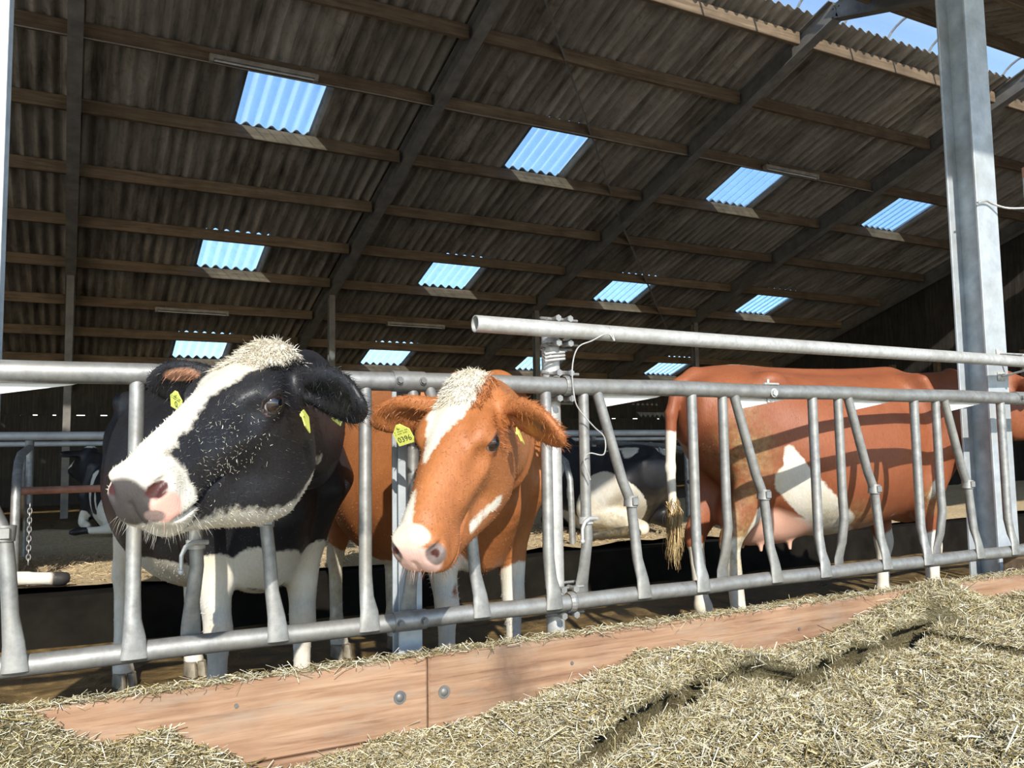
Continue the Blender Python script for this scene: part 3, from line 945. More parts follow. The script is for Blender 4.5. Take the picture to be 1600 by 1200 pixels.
PAL = np.array([(.42, .35, .17), (.56, .49, .28), (.70, .63, .42), (.80, .75, .58), (.28, .22, .09), (.22, .17, .08), (.30, .25, .15), (.50, .46, .33), (.62, .58, .46)])
def strands(name, P, length, width, parent, lift=.4, pal=PAL, seed=1, bend=.25, bright=1.0, short=False):
    """bundle of three-sided straws lying about their points"""
    g = np.random.default_rng(seed)
    n = len(P)
    az = g.uniform(0, 2 * np.pi, n); el = g.normal(0, lift, n)
    D = np.stack([np.cos(az) * np.cos(el), np.sin(az) * np.cos(el), np.sin(el)], 1)
    up = np.tile(np.array([0, 0, 1.0]), (n, 1))
    U = np.cross(D, up); U /= np.linalg.norm(U, axis=1)[:, None] + 1e-9
    W = np.cross(U, D)
    L = length * np.exp(g.normal(0, .4, n)); wd = width * np.exp(g.normal(0, .35, n))
    C = P + W * (wd * .5)[:, None]
    mid = C + W * (bend * L * g.normal(0, .35, n))[:, None] + U * (bend * L * g.normal(0, .35, n))[:, None]
    ends = [C - D * (L / 2)[:, None], mid, C + D * (L / 2)[:, None]] if not short else [C - D * (L / 2)[:, None], C + D * (L / 2)[:, None]]
    ne = len(ends)
    V = np.zeros((n, ne * 3, 3))
    for e in range(ne):
        for k in range(3):
            a = 2 * np.pi * k / 3
            V[:, e * 3 + k] = ends[e] + U * (wd * .5 * np.cos(a))[:, None] + W * (wd * .5 * .6 * np.sin(a))[:, None]
    F = []
    for e in range(ne - 1):
        for k in range(3):
            F.append((e * 3 + k, e * 3 + (k + 1) % 3, e * 3 + 3 + (k + 1) % 3, e * 3 + 3 + k))
    F = (np.array(F)[None] + (np.arange(n) * ne * 3)[:, None, None]).reshape(-1, 4)
    me = mesh(name, V.reshape(-1, 3), F, False)
    col = pal[g.integers(0, len(pal), n)] * (g.uniform(.7, 1.2, n) * bright)[:, None]
    att = me.color_attributes.new('Col', 'FLOAT_COLOR', 'POINT')
    c = np.ones((n * ne * 3, 4), np.float32); c[:, :3] = np.repeat(np.clip(col, 0, .9), ne * 3, 0)
    att.data.foreach_set('color', c.ravel())
    return tag(obj(name, me, MAT['straw'], parent), kind='stuff')
def scatter(n, x0, x1, y0, y1, g):
    # denser near the camera line of sight, rejection by a gentle weight
    x = g.uniform(x0, x1, n); y = g.uniform(y0, y1, n)
    return x, y
g = np.random.default_rng(11)
xs, ys = scatter(46000, -.5, 4.6, 1.15, 2.43, g)
strands('fine_straw', np.stack([xs, ys, feed_h(xs, ys) + g.uniform(-.002, .008, len(xs))], 1), .030, .0026, heap, .35, seed=2, bright=1.2, short=True)
xs, ys = scatter(26000, .5, 3.6, 1.0, 2.3, g)
strands('fine_straw', np.stack([xs, ys, feed_h(xs, ys) + g.uniform(0, .01, len(xs))], 1), .026, .0024, heap, .4, seed=5, bright=1.25, short=True)
for q, (n_, xa, xb, ya, yb) in enumerate(((16000, -.4, 1.0, 2.0, 2.43), (22000, .6, 2.0, 1.75, 2.43), (40000, .95, 3.0, 1.05, 2.25), (12000, 2.8, 4.4, 1.9, 2.43))):
    xs, ys = scatter(n_, xa, xb, ya, yb, g)
    strands('fine_straw', np.stack([xs, ys, feed_h(xs, ys) + g.uniform(-.003, .007, n_)], 1), .022, .0021, heap, .45, seed=30 + q, bright=1.1, short=True)
xs, ys = scatter(5200, -.5, 4.6, 1.1, 2.43, g)
strands('long_straw', np.stack([xs, ys, feed_h(xs, ys) + g.uniform(.0, .012, len(xs))], 1), .075, .0034, heap, .3, seed=3, bright=1.15)
xs = g.uniform(1.0, 3.4, 9000); ys = np.minimum(lip_y(xs) + g.normal(0, .06, len(xs)), 2.42)
strands('edge_straw', np.stack([xs, ys, feed_h(xs, ys) + g.uniform(-.01, .01, len(xs))], 1), .04, .0026, heap, .6, seed=12)
xs = g.uniform(.95, 3.4, 9000); ys = lip_y(xs) - g.uniform(-.01, .13, len(xs))
strands('edge_straw', np.stack([xs, ys, heap_h(xs, ys) + g.uniform(-.004, .012, len(xs))], 1), .03, .0024, heap, .8, seed=13, short=True)
xs = g.uniform(-.6, 4.4, 5200)
strands('straw_on_plank', np.stack([xs, g.normal(2.458, .02, len(xs)), PT + .002 + np.abs(g.normal(0, .004, len(xs)))], 1), .03, .0022, kb, .3, seed=4)
xs, ys = scatter(1500, -.4, 4.0, 1.2, 2.4, g)
strands('kernel_chip', np.stack([xs, ys, feed_h(xs, ys) + .008], 1), .012, .0075, heap, .5, seed=6, pal=np.array([(.72, .66, .48), (.62, .52, .28), (.8, .76, .64)]), bend=.05)
# sawdust crumbs on the bed
xs, ys = scatter(5000, -1.2, 5.2, 5.5, 7.2, g)
bd = strands('wood_shaving', np.stack([xs, ys, np.full(len(xs), BED + .012)], 1), .03, .006, None, .4, seed=9, pal=np.array([(.55, .43, .26), (.66, .54, .36), (.40, .30, .17)]))
tag(bd, 'pale wood shavings scattered over the lying bed', 'bedding')
#PART5
# ------------------------------------------------------------------ cows: one continuous surface per body from a blended distance field
class Field:
    def __init__(s, xs, ys, zs):
        s.ax = [np.asarray(a, np.float32) for a in (xs, ys, zs)]
        s.d = np.full([len(a) for a in s.ax], 1.0, np.float32)
    def sub(s, lo, hi):
        sl = []
        for a, l, h in zip(s.ax, lo, hi):
            i = max(int(np.searchsorted(a, l)) - 1, 0); j = min(int(np.searchsorted(a, h)) + 1, len(a))
            if j - i < 1: return None
            sl.append(slice(i, j))
        return tuple(sl)
    def put(s, fn, lo, hi, k, op='add'):
        sl = s.sub(np.array(lo) - k * 1.3 - .01, np.array(hi) + k * 1.3 + .01)
        if sl is None: return
        X = s.ax[0][sl[0]][:, None, None]; Y = s.ax[1][sl[1]][None, :, None]; Z = s.ax[2][sl[2]][None, None, :]
        d2 = fn(X, Y, Z).astype(np.float32)
        d = s.d[sl]
        if op == 'add':
            h = np.clip(.5 + .5 * (d - d2) / k, 0, 1)
            s.d[sl] = d + (d2 - d) * h - k * h * (1 - h)
        else:
            h = np.clip(.5 - .5 * (d + d2) / k, 0, 1)
            s.d[sl] = d + (-d2 - d) * h + k * h * (1 - h)
    def seg(s, A, B, ra, rb, up=(0, 0, 1), k=.03, op='add', cap=1.0):
        """elliptic cone between A and B; ra, rb = (half width, half height)"""
        A = np.array(A, np.float64); B = np.array(B, np.float64)
        if not isinstance(ra, (tuple, list)): ra = (ra, ra)
        if not isinstance(rb, (tuple, list)): rb = (rb, rb)
        L = np.linalg.norm(B - A); ax = (B - A) / L
        up = np.array(up, np.float64)
        if abs(up @ ax) > .97: up = np.array([1.0, 0, 0]) if abs(ax[0]) < .9 else np.array([0, 1.0, 0])
        sd = np.cross(up, ax); sd /= np.linalg.norm(sd); uv = np.cross(ax, sd)
        mr = max(ra[0], ra[1], rb[0], rb[1])
        def fn(X, Y, Z):
            x = X - A[0]; y = Y - A[1]; z = Z - A[2]
            t0 = x * ax[0] + y * ax[1] + z * ax[2]
            t = np.clip(t0 / L, 0, 1)
            w = ra[0] + (rb[0] - ra[0]) * t; h = ra[1] + (rb[1] - ra[1]) * t
            mn = np.minimum(w, h)
            a = (x * sd[0] + y * sd[1] + z * sd[2]) / w; b = (x * uv[0] + y * uv[1] + z * uv[2]) / h
            o = (t0 - t * L) / (mn * cap)
            return (np.sqrt(a * a + b * b + o * o) - 1) * mn
        s.put(fn, np.minimum(A, B) - mr, np.maximum(A, B) + mr, k, op)
    def ell(s, C, r, M=None, k=.03, op='add'):
        C = np.array(C, np.float64); M = np.eye(3) if M is None else M
        mr = max(r); mn = min(r)
        def fn(X, Y, Z):
            x = X - C[0]; y = Y - C[1]; z = Z - C[2]
            q = 0
            for i in range(3):
                c = (x * M[0, i] + y * M[1, i] + z * M[2, i]) / r[i]
                q = q + c * c
            return (np.sqrt(q) - 1) * mn
        s.put(fn, C - mr, C + mr, k, op)
    def loft(s, O, M, S, st, k=.03, op='add', cap=.5):
        """one smooth body along local x: st = (x, z centre, half height, half width); O, M, S place the local frame"""
        st = np.array(st, float); O = np.array(O, float)
        xd = np.linspace(st[0, 0], st[-1, 0], 241)
        cur = []
        for c in (1, 2, 3):
            v = np.interp(xd, st[:, 0], st[:, c])
            w = 25; ker = np.hanning(w); ker /= ker.sum()
            cur.append(np.convolve(np.concatenate([np.full(w // 2, v[0]) + (v[0] - v[1]) * np.arange(w // 2, 0, -1), v, np.full(w // 2, v[-1]) + (v[-1] - v[-2]) * np.arange(1, w // 2 + 1)]), ker, 'valid'))
        zc, hh, ww = cur
        P = np.array([O + M @ (np.array((x, sy * ww.max(), z)) * S) for x in (xd[0] - hh[0] * cap, xd[-1] + hh[-1] * cap) for sy in (-1, 1) for z in ((zc - hh).min(), (zc + hh).max())])
        def fn(X, Y, Z):
            x = X - O[0]; y = Y - O[1]; z = Z - O[2]
            if abs(M[0, 0] - 1) < 1e-9:
                lx, ly, lz = x / S, y / S, z / S
            else:
                lx = (x * M[0, 0] + y * M[1, 0] + z * M[2, 0]) / S
                ly = (x * M[0, 1] + y * M[1, 1] + z * M[2, 1]) / S
                lz = (x * M[0, 2] + y * M[1, 2] + z * M[2, 2]) / S
            t = np.clip(lx, xd[0], xd[-1])
            w = np.interp(t, xd, ww); h = np.interp(t, xd, hh)
            mn = np.minimum(w, h)
            b = (lz - np.interp(t, xd, zc)) / h
            o = (lx - t) / (mn * cap)
            a = ly / w
            return (np.sqrt(a * a + b * b + o * o) - 1) * mn * S
        s.put(fn, P.min(0), P.max(0), k, op)
    def surface(s):
        d = s.d; ins = d < 0
        cnt = np.zeros([n - 1 for n in d.shape], np.int8)
        for i in (0, 1):
            for j in (0, 1):
                for k in (0, 1):
                    cnt += ins[i:ins.shape[0] - 1 + i, j:ins.shape[1] - 1 + j, k:ins.shape[2] - 1 + k]
        act = (cnt > 0) & (cnt < 8)
        C = np.argwhere(act)
        acc = np.zeros((len(C), 3)); num = np.zeros(len(C))
        for axis in range(3):
            o1, o2 = [q for q in range(3) if q != axis]
            for a in (0, 1):
                for b in (0, 1):
                    p = C.copy(); p[:, o1] += a; p[:, o2] += b
                    q = p.copy(); q[:, axis] += 1
                    da = d[p[:, 0], p[:, 1], p[:, 2]]; db = d[q[:, 0], q[:, 1], q[:, 2]]
                    m = (da < 0) != (db < 0)
                    t = np.where(m, da / np.where(m, da - db, 1), 0)
                    pos = np.stack([s.ax[e][p[:, e]] for e in range(3)], 1).astype(np.float64)
                    pos[:, axis] += t * (s.ax[axis][q[:, axis]] - s.ax[axis][p[:, axis]])
                    acc[m] += pos[m]; num[m] += 1
        V = acc / num[:, None]
        idx = np.full(cnt.shape, -1, np.int32); idx[C[:, 0], C[:, 1], C[:, 2]] = np.arange(len(C))
        Fs = []
        for axis in range(3):
            o1, o2 = [(1, 2), (2, 0), (0, 1)][axis]
            sa = [slice(None)] * 3; sb = [slice(None)] * 3
            sa[axis] = slice(0, -1); sb[axis] = slice(1, None)
            a = ins[tuple(sa)]; b = ins[tuple(sb)]
            E = np.argwhere(a != b)
            ok = (E[:, o1] > 0) & (E[:, o2] > 0) & (E[:, o1] < d.shape[o1] - 1) & (E[:, o2] < d.shape[o2] - 1)
            E = E[ok]
            fl = a[E[:, 0], E[:, 1], E[:, 2]]
            q = []
            for (u, v) in ((-1, -1), (0, -1), (0, 0), (-1, 0)):
                p = E.copy(); p[:, o1] += u; p[:, o2] += v
                q.append(idx[p[:, 0], p[:, 1], p[:, 2]])
            q = np.stack(q, 1)
            q[~fl] = q[~fl][:, ::-1]
            Fs.append(q)
        return V, np.concatenate(Fs)

def smooth_mesh(V, F, it=2, w=.5):
    n = len(V)
    e = np.concatenate([F[:, [0, 1]], F[:, [1, 2]], F[:, [2, 3]], F[:, [3, 0]]])
    for _ in range(it):
        acc = np.zeros_like(V); c = np.zeros(n)
        for q in range(3):
            acc[:, q] = np.bincount(e[:, 0], V[e[:, 1], q], n) + np.bincount(e[:, 1], V[e[:, 0], q], n)
        c = np.bincount(e[:, 0], minlength=n) + np.bincount(e[:, 1], minlength=n)
        V = V + w * (acc / c[:, None] - V)
    return V
def normals(V, F):
    N = np.zeros_like(V)
    fn = np.cross(V[F[:, 2]] - V[F[:, 0]], V[F[:, 3]] - V[F[:, 1]])
    for k in range(4):
        for q in range(3): N[:, q] += np.bincount(F[:, k], fn[:, q], len(V))
    return N / (np.linalg.norm(N, axis=1)[:, None] + 1e-12)

def caps_d(P, A, B, ra, rb):
    A = np.array(A); B = np.array(B); ab = B - A
    t = np.clip(((P - A) @ ab) / (ab @ ab + 1e-12), 0, 1)
    return np.linalg.norm(P - A - t[:, None] * ab, axis=1) - (ra + (rb - ra) * t)
def patch(P, H, rules):
    """rules in order: (+1 white / -1 coloured, 'b' body or 'h' head space, A, B, ra, rb)"""
    f = np.full(len(P), .5)
    for sgn, sp, A, B, ra, rb in rules:
        if sp == 'h':
            d = caps_d(H, A, B, ra, rb)
        elif sp == 'E':
            d = (np.linalg.norm((P - np.array(A)) / np.array(B), axis=1) - 1) * min(B)
        elif sp == 'HE':
            d = (np.linalg.norm((H - np.array(A)) / np.array(B), axis=1) - 1) * min(B)
        else:
            d = caps_d(P, A, B, ra, rb)
        f = np.minimum(f, d) if sgn > 0 else np.maximum(f, -d)
    return f

def head_field(Fd, T, M, s, ears=((0, 1, -.1), (0, -1, -.1)), mouth=True):
    h = lambda p: T + M @ (np.array(p, float) * s)
    up = M[:, 2]
    sk = [(-.005, -.085, .075, .07), (.06, -.085, .105, .092), (.13, -.09, .108, .094), (.19, -.09, .105, .089), (.28, -.088, .090, .076), (.37, -.09, .082, .060), (.44, -.093, .076, .061), (.488, -.098, .062, .066)]
    Fd.loft(T, M, s, [(q[0], q[1], q[2] + .004, q[3] + .004) for q in sk], .03 * s, cap=.6)
    jw = [(.03, -.24, .12, .070), (.12, -.272, .105, .070), (.22, -.255, .085, .060), (.33, -.212, .062, .050), (.42, -.178, .046, .049), (.465, -.170, .036, .046)]
    Fd.loft(T, M, s, [(q[0], q[1], q[2] + .004, q[3] + .004) for q in jw], .04 * s, cap=.8)
    Fd.ell(h((-.01, 0, -.018)), (.05 * s, .065 * s, .045 * s), M, .05 * s)           # poll
    for y in (-1, 1):
        Fd.ell(h((.115, y * .062, -.165)), (.085 * s, .032 * s, .095 * s), M, .04 * s)   # cheek muscle
        Fd.ell(h((.165, y * .081, -.050)), (.052 * s, .030 * s, .040 * s), M, .025 * s)  # orbit
        Fd.ell(h((.14, y * .074, -.022)), (.05 * s, .028 * s, .022 * s), M, .025 * s)    # brow
        Fd.seg(h((.22, y * .072, -.095)), h((.34, y * .05, -.095)), (.014 * s, .016 * s), (.01 * s, .012 * s), up, .03 * s)   # cheek bone
        Fd.ell(h((.462, y * .038, -.135)), (.058 * s, .036 * s, .036 * s), M, .025 * s)  # upper lip
        Fd.ell(h((.49, y * .043, -.078)), (.034 * s, .028 * s, .036 * s), M, .018 * s)   # nostril wing
        # eye opening and lids
        E = h((.168, y * .104, -.056))
        Fd.ell(E, (.034 * s, .020 * s, .028 * s), M, .012 * s)
        Fd.ell(h((.169, y * .123, -.057)), (.0255 * s, .021 * s, .0150 * s), M, .006 * s, 'sub')
        # hollow in front of the eye
        Fd.ell(h((.245, y * .112, -.055)), (.04 * s, .03 * s, .025 * s), M, .03 * s, 'sub')
        # nostril
        Mn = M @ rot_axis((0, 1, 0), math.radians(25)) @ rot_axis((0, 0, 1), math.radians(y * -25))
        Fd.ell(h((.524, y * .044, -.082)), (.032 * s, .015 * s, .026 * s), Mn, .008 * s, 'sub')
        Fd.ell(h((.508, y * .063, -.070)), (.024 * s, .014 * s, .010 * s), Mn, .008 * s, 'sub')
        if mouth:
            Fd.seg(h((.33, y * .062, -.150)), h((.50, y * .062, -.150)), (.02 * s, .003 * s), (.02 * s, .004 * s), up, .010 * s, 'sub')
    Fd.ell(h((.500, 0, -.105)), (.030 * s, .056 * s, .046 * s), M, .02 * s)       # muzzle pad
    Fd.seg(h((.534, 0, -.10)), h((.528, 0, -.145)), (.003 * s, .006 * s), (.003 * s, .006 * s), M[:, 0], .012 * s, 'sub')
    for y, e in zip((1, -1), ears):
        d = np.array(e[:3], float); d /= np.linalg.norm(d)
        nrm = np.array(e[3] if len(e) > 3 else (1, 0, -.25), float); nrm -= d * (nrm @ d); nrm /= np.linalg.norm(nrm)
        b = np.array((.024, y * .098, -.072))
        U = M @ nrm
        p = lambda t, o=0: h(b + d * t + nrm * o)
        wv = lambda w, t: (w * s, t * s)
        Me = M @ np.stack([d, np.cross(nrm, d), nrm], 1)
        Fd.loft(h(b), Me, s, [(-.03, 0, .034, .034), (.02, -.002, .032, .042), (.07, -.008, .030, .062), (.12, -.011, .026, .071), (.165, -.010, .021, .064), (.20, -.006, .016, .046), (.222, -.003, .011, .024)], .03 * s, cap=.6)
        Fd.loft(h(b), Me, s, [(.045, .020, .012, .012), (.09, .019, .021, .030), (.14, .017, .018, .038), (.18, .013, .012, .024)], .016 * s, 'sub', cap=.6)

def rot_axis(ax, a):
    return np.array(Matrix.Rotation(a, 3, Vector(ax)))

def cow(name, lab, loc, rz, mat, headW, rules, legs=None, scale=1.0, fine=None, coarse=.02, ears=None, headS=1.0, neckpts=None, dirt=None, skin=None, tail=None,
        udder=False, fur=0, tuft=None, tags=(), chaff=0, belly=0.0, lying=False, head_in_view=True, eyes=True, seed=1, fan=None, neckr=None):
    """headW = (T, fwd, up) of the head in world space; the body is built in the cow's own frame (x forward, y left, z up)"""
    root = empty(name, loc, rz)
    Rz = np.array(Matrix.Rotation(rz, 3, 'Z'))
    T = Rz.T @ (np.array(headW[0], float) - np.array(loc, float))
    f = np.array(headW[1], float); f /= np.linalg.norm(f)
    u = np.array(headW[2], float); u -= f * (u @ f); u /= np.linalg.norm(u)
    M = Rz.T @ np.stack([f, np.cross(u, f), u], 1)
    hs = headS
    hp = lambda p: T + M @ (np.array(p, float) * hs)
    # grid axes: fine inside the head box, coarse elsewhere
    hb = np.array([hp((x, y, z)) for x in (-.06, .58) for y in (-.3, .3) for z in (-.32, .08)])
    lo = np.minimum(np.array([-1.15, -1.0 if lying else -.62, -.03]) * scale, hb.min(0) - .03); hi = np.maximum(np.array([.95, 1.0 if lying else .62, 1.55]) * scale, hb.max(0) + .03)
    axes = []
    for q in range(3):
        if fine:
            a, b = hb[:, q].min() - .01, hb[:, q].max() + .01
            A = [np.arange(lo[q], a, coarse), np.arange(a, b, fine), np.arange(b, hi[q] + coarse, coarse)]
            A = np.concatenate([z for z in A if len(z)])
            A = np.unique(A); A = A[np.concatenate([[True], np.diff(A) > fine * .4])]
        else:
            A = np.arange(lo[q], hi[q] + coarse, coarse)
        axes.append(A)
    Fd = Field(*axes)
    S = scale
    P = lambda x, y, z: np.array((x, y, z)) * S
    z0 = 0.0
    drop = -.60 if lying else 0.0
    st = [(.72, 1.20, .82, .12), (.60, 1.36, .68, .22), (.42, 1.42, .60, .275), (.15, 1.39, .55, .345 + belly * .5), (-.12, 1.385, .52, .375 + belly), (-.38, 1.40, .56, .355 + belly * .7), (-.60, 1.425, .74, .285), (-.78, 1.40, .90, .23), (-.88, 1.35, 1.02, .16)]
    Fd.loft((0, 0, 0), np.eye(3), S, [(q[0], (q[1] + q[2]) / 2 + drop, (q[1] - q[2]) / 2 + .012, q[3] + .012) for q in st[::-1]], .07 * S, cap=.35)
    # spine ridge, hook and pin bones, brisket
    Fd.seg(P(.45, 0, 1.40 + drop), P(-.85, 0, 1.385 + drop), .03 * S, .03 * S, k=.08 * S)
    for y in (-1, 1):
        Fd.ell(P(-.53, y * .235, 1.345 + drop), (.06 * S, .045 * S, .04 * S), k=.09 * S)
        Fd.ell(P(-.86, y * .12, 1.27 + drop), (.045 * S, .045 * S, .05 * S), k=.07 * S)
        Fd.seg(P(.44, y * .17, 1.34 + drop), P(.60, y * .23, .98 + drop), (.05 * S, .13 * S), (.07 * S, .12 * S), (0, 1, 0), .07 * S)
    Fd.seg(P(.70, 0, .86 + drop), P(.52, 0, .66 + drop), (.10 * S, .09 * S), (.13 * S, .10 * S), (1, 0, 0), .08 * S)
    # neck
    nb = hp((.02, 0, -.135))
    if neckpts is None:
        n0 = P(.50, 0, 1.13 + drop); n1 = n0 + (nb - n0) * .5 + np.array([.05, 0, .02])
        neckpts = [n0, n1]
    else:
        neckpts = [Rz.T @ (np.array(p, float) - np.array(loc, float)) for p in neckpts]
    chain = list(neckpts) + [nb]
    rr = neckr or [(.175, .285), (.125, .215), (.085, .135)]
    if len(chain) == 4 and not neckr: rr = [(.185, .29), (.15, .245), (.11, .185), (.085, .135)]
    for i in range(len(chain) - 1):
        upv = (0, 0, 1) if i < len(chain) - 2 else tuple(np.array([0, 0, 1.0]) * .6 + M[:, 2] * .4)
        Fd.seg(chain[i], chain[i + 1], tuple(v * S for v in rr[i]), tuple(v * S for v in rr[i + 1]), upv, .05 * S, cap=.5)
    # legs
    legs = legs or {}
    hoofs = []
    if not lying:
        for key, y, x0 in (('fl', 1, .50), ('fr', -1, .50), ('hl', 1, -.74), ('hr', -1, -.74)):
            dx, dy = legs.get(key, (0, 0))
            def Q(x, yy, z):
                k = max(0, 1 - z / .95)
                return P(x + dx * k, y * yy + dy * k, z)
            if key[0] == 'f':
                Fd.seg(P(.60, y * .22, .98), Q(.47, .20, .76), (.085 * S, .13 * S), (.075 * S, .10 * S), (1, 0, 0), .06 * S)
                Fd.seg(Q(.48, .19, .80), Q(.53, .165, .46), (.080 * S, .095 * S), (.047 * S, .055 * S), (1, 0, 0), .045 * S)
                Fd.ell(Q(.535, .165, .42), (.052 * S, .05 * S, .065 * S), k=.03 * S)
                Fd.seg(Q(.53, .165, .40), Q(.525, .165, .17), (.036 * S, .042 * S), (.034 * S, .038 * S), (1, 0, 0), .02 * S)
                Fd.ell(Q(.53, .165, .145), (.05 * S, .047 * S, .045 * S), k=.02 * S)
                Fd.seg(Q(.535, .165, .13), Q(.565, .165, .065), (.042 * S, .042 * S), (.05 * S, .05 * S), (1, 0, 0), .02 * S)
                hoofs.append(Q(.575, .165, .04))
            else:
                Fd.seg(P(-.66, y * .17, 1.18), Q(-.56, .19, .86), (.10 * S, .21 * S), (.085 * S, .16 * S), (1, 0, 0), .06 * S)
                Fd.ell(Q(-.44, .20, .80), (.10 * S, .07 * S, .11 * S), k=.07 * S)
                Fd.seg(Q(-.57, .185, .86), Q(-.76, .165, .56), (.075 * S, .13 * S), (.042 * S, .065 * S), (1, 0, 0), .05 * S)
                Fd.ell(Q(-.785, .165, .52), (.055 * S, .044 * S, .065 * S), k=.03 * S)
                Fd.seg(Q(-.775, .165, .50), Q(-.755, .165, .18), (.036 * S, .046 * S), (.034 * S, .040 * S), (1, 0, 0), .02 * S)
                Fd.ell(Q(-.75, .165, .15), (.052 * S, .047 * S, .046 * S), k=.02 * S)
                Fd.seg(Q(-.745, .165, .13), Q(-.71, .165, .065), (.042 * S, .042 * S), (.05 * S, .05 * S), (1, 0, 0), .02 * S)
                hoofs.append(Q(-.70, .165, .04))
    else:
        for y in (1, -1):
            # folded forelegs and hind legs lying alongside the body
            Fd.seg(P(.50, y * .24, .34), P(.62, y * .26, .10), (.08 * S, .10 * S), (.06 * S, .06 * S), (1, 0, 0), .05 * S)
            Fd.seg(P(.64, y * .26, .08), P(.36, y * .30, .06), .055 * S, .045 * S, k=.03 * S)
            Fd.seg(P(-.62, y * .20, .55), P(-.35, y * .36, .28), (.12 * S, .21 * S), (.12 * S, .16 * S), (1, 0, 0), .08 * S)
        sy = legs.get('side', 1); lx = legs.get('hl', (-.30, .62)); hk = legs.get('hock', (-.70, .42))
        Fd.seg(P(-.34, sy * .36, .22), P(hk[0], sy * hk[1], .10), (.11 * S, .12 * S), (.06 * S, .065 * S), (0, 0, 1), .06 * S)
        Fd.seg(P(hk[0], sy * hk[1], .085), P(lx[0], sy * lx[1], .065), .05 * S, .042 * S, k=.03 * S)
        Fd.ell(P(lx[0] + .02, sy * (lx[1] + .06), .055), (.05 * S, .07 * S, .05 * S), k=.02 * S)
        Fd.seg(P(-.30, -sy * .36, .20), P(-.66, -sy * .40, .08), (.10 * S, .11 * S), (.055 * S, .06 * S), (0, 0, 1), .06 * S)
    if udder:
        Fd.ell(P(-.40, 0, .66), (.22 * S, .18 * S, .18 * S), k=.06 * S)
        Fd.ell(P(-.55, 0, .65), (.14 * S, .17 * S, .17 * S), k=.05 * S)
        for ux in (-.34, -.52):
            for uy in (-.075, .075):
                Fd.seg(P(ux, uy, .52), P(ux - .005, uy * 1.1, .458), .018 * S, .011 * S, k=.02 * S)
    if tail:
        for i in range(len(tail) - 1):
            r0 = .042 - .02 * i / (len(tail) - 1); r1 = .042 - .02 * (i + 1) / (len(tail) - 1)
            Fd.seg(P(*tail[i]), P(*tail[i + 1]), r0 * S, r1 * S, (0, 1, 0), .02 * S)
    head_field(Fd, T, M, hs, ears or ((0, 1, -.12), (0, -1, -.12)))
    V, F = Fd.surface()
    V = smooth_mesh(V, F, 2, .5)
    N = normals(V, F)
    H = (V - T) @ M / hs
    # hind of the head only counts as head space where it is near the skull
    me = mesh(name + '_body', V, F, True)
    white = patch(V / S, H, rules)
    dr = np.zeros(len(V))
    for sp, c, r, k in (dirt or []):
        Q_ = H if sp == 'h' else V / S
        dr = np.maximum(dr, k * np.clip(1.4 - np.linalg.norm((Q_ - np.array(c)) / np.array(r), axis=1) * 1.0, 0, 1))
    sk = np.zeros(len(V)); skc = np.tile(np.array((.6, .35, .28)), (len(V), 1))
    for sp, c, r, col in (skin or []):
        Q_ = H if sp == 'h' else V / S
        a = np.clip((1.15 - np.linalg.norm((Q_ - np.array(c)) / np.array(r), axis=1)) * 5, 0, 1)
        skc = np.where((sk > .01)[:, None], skc * (1 - a[:, None]) + np.array(col) * a[:, None], np.where(a[:, None] > 0, np.array(col), skc))
        sk = np.maximum(sk, a)
    def attrs(me, idx, rep=1):
        for nm, arr in (('white', white), ('skin', sk), ('dirt', dr)):
            a = me.attributes.new(nm, 'FLOAT', 'POINT')
            a.data.foreach_set('value', np.repeat(arr[idx], rep).astype(np.float32))
        a = me.attributes.new('Skin', 'FLOAT_COLOR', 'POINT')
        c = np.ones((len(idx) * rep, 4), np.float32); c[:, :3] = np.repeat(skc[idx], rep, 0)
        a.data.foreach_set('color', c.ravel())
    attrs(me, np.arange(len(V)))
    body = obj('body', me, mat, root)
    # hooves
    hoof_me = None
    for c in hoofs:
        m = MB()
        for yy in (-.024, .024):
            ring = []
            for zz, sc_, sh in ((-.04, 1.12, .012), (-.01, 1.05, .006), (.025, .9, 0)):
                ring.append([(sh + .055 * sc_ * math.cos(a) + (.018 if math.cos(a) > 0 else 0), yy + .025 * sc_ * math.sin(a), zz) for a in np.linspace(0, 2 * math.pi, 12, endpoint=False)])
            V_ = [p for r_ in ring for p in r_]
            F_ = [tuple(range(11, -1, -1)), tuple(range(24, 36))]
            for r_ in range(2):
                for k in range(12):
                    F_.append((r_ * 12 + k, r_ * 12 + (k + 1) % 12, r_ * 12 + 12 + (k + 1) % 12, r_ * 12 + 12 + k))
            m.add([Vector(p) * S for p in V_], F_)
        m.build('hoof', MAT['hoof'], root, True, loc=tuple(c))
    # eyes
    if eyes:
        for y in (1, -1):
            m = MB()
            r = .0255 * hs
            m.sphere((0, 0, 0), r, 24, 16, Matrix(M.tolist()) @ Matrix.Rotation(-y * math.pi / 2, 3, 'X'))
            me_ = m.mesh('eye', True)
            co = np.zeros(len(me_.vertices) * 3, np.float32); me_.vertices.foreach_get('co', co); co = co.reshape(-1, 3)
            d = (co @ M) / r       # head space
            look = np.array((.10, y * 1.0, -.06)); look /= np.linalg.norm(look)
            cs = d @ look
            cc = np.ones((len(co), 4), np.float32)
            cc[:, :3] = np.where((cs > .80)[:, None], (.003, .003, .005), np.where((cs > .12)[:, None], (.022, .011, .007), (.50, .44, .40)))
            at = me_.color_attributes.new('Col', 'FLOAT_COLOR', 'POINT'); at.data.foreach_set('color', cc.ravel())
            obj('eye', me_, MAT['eye'], root, tuple(hp((.168, y * .0995, -.057))))
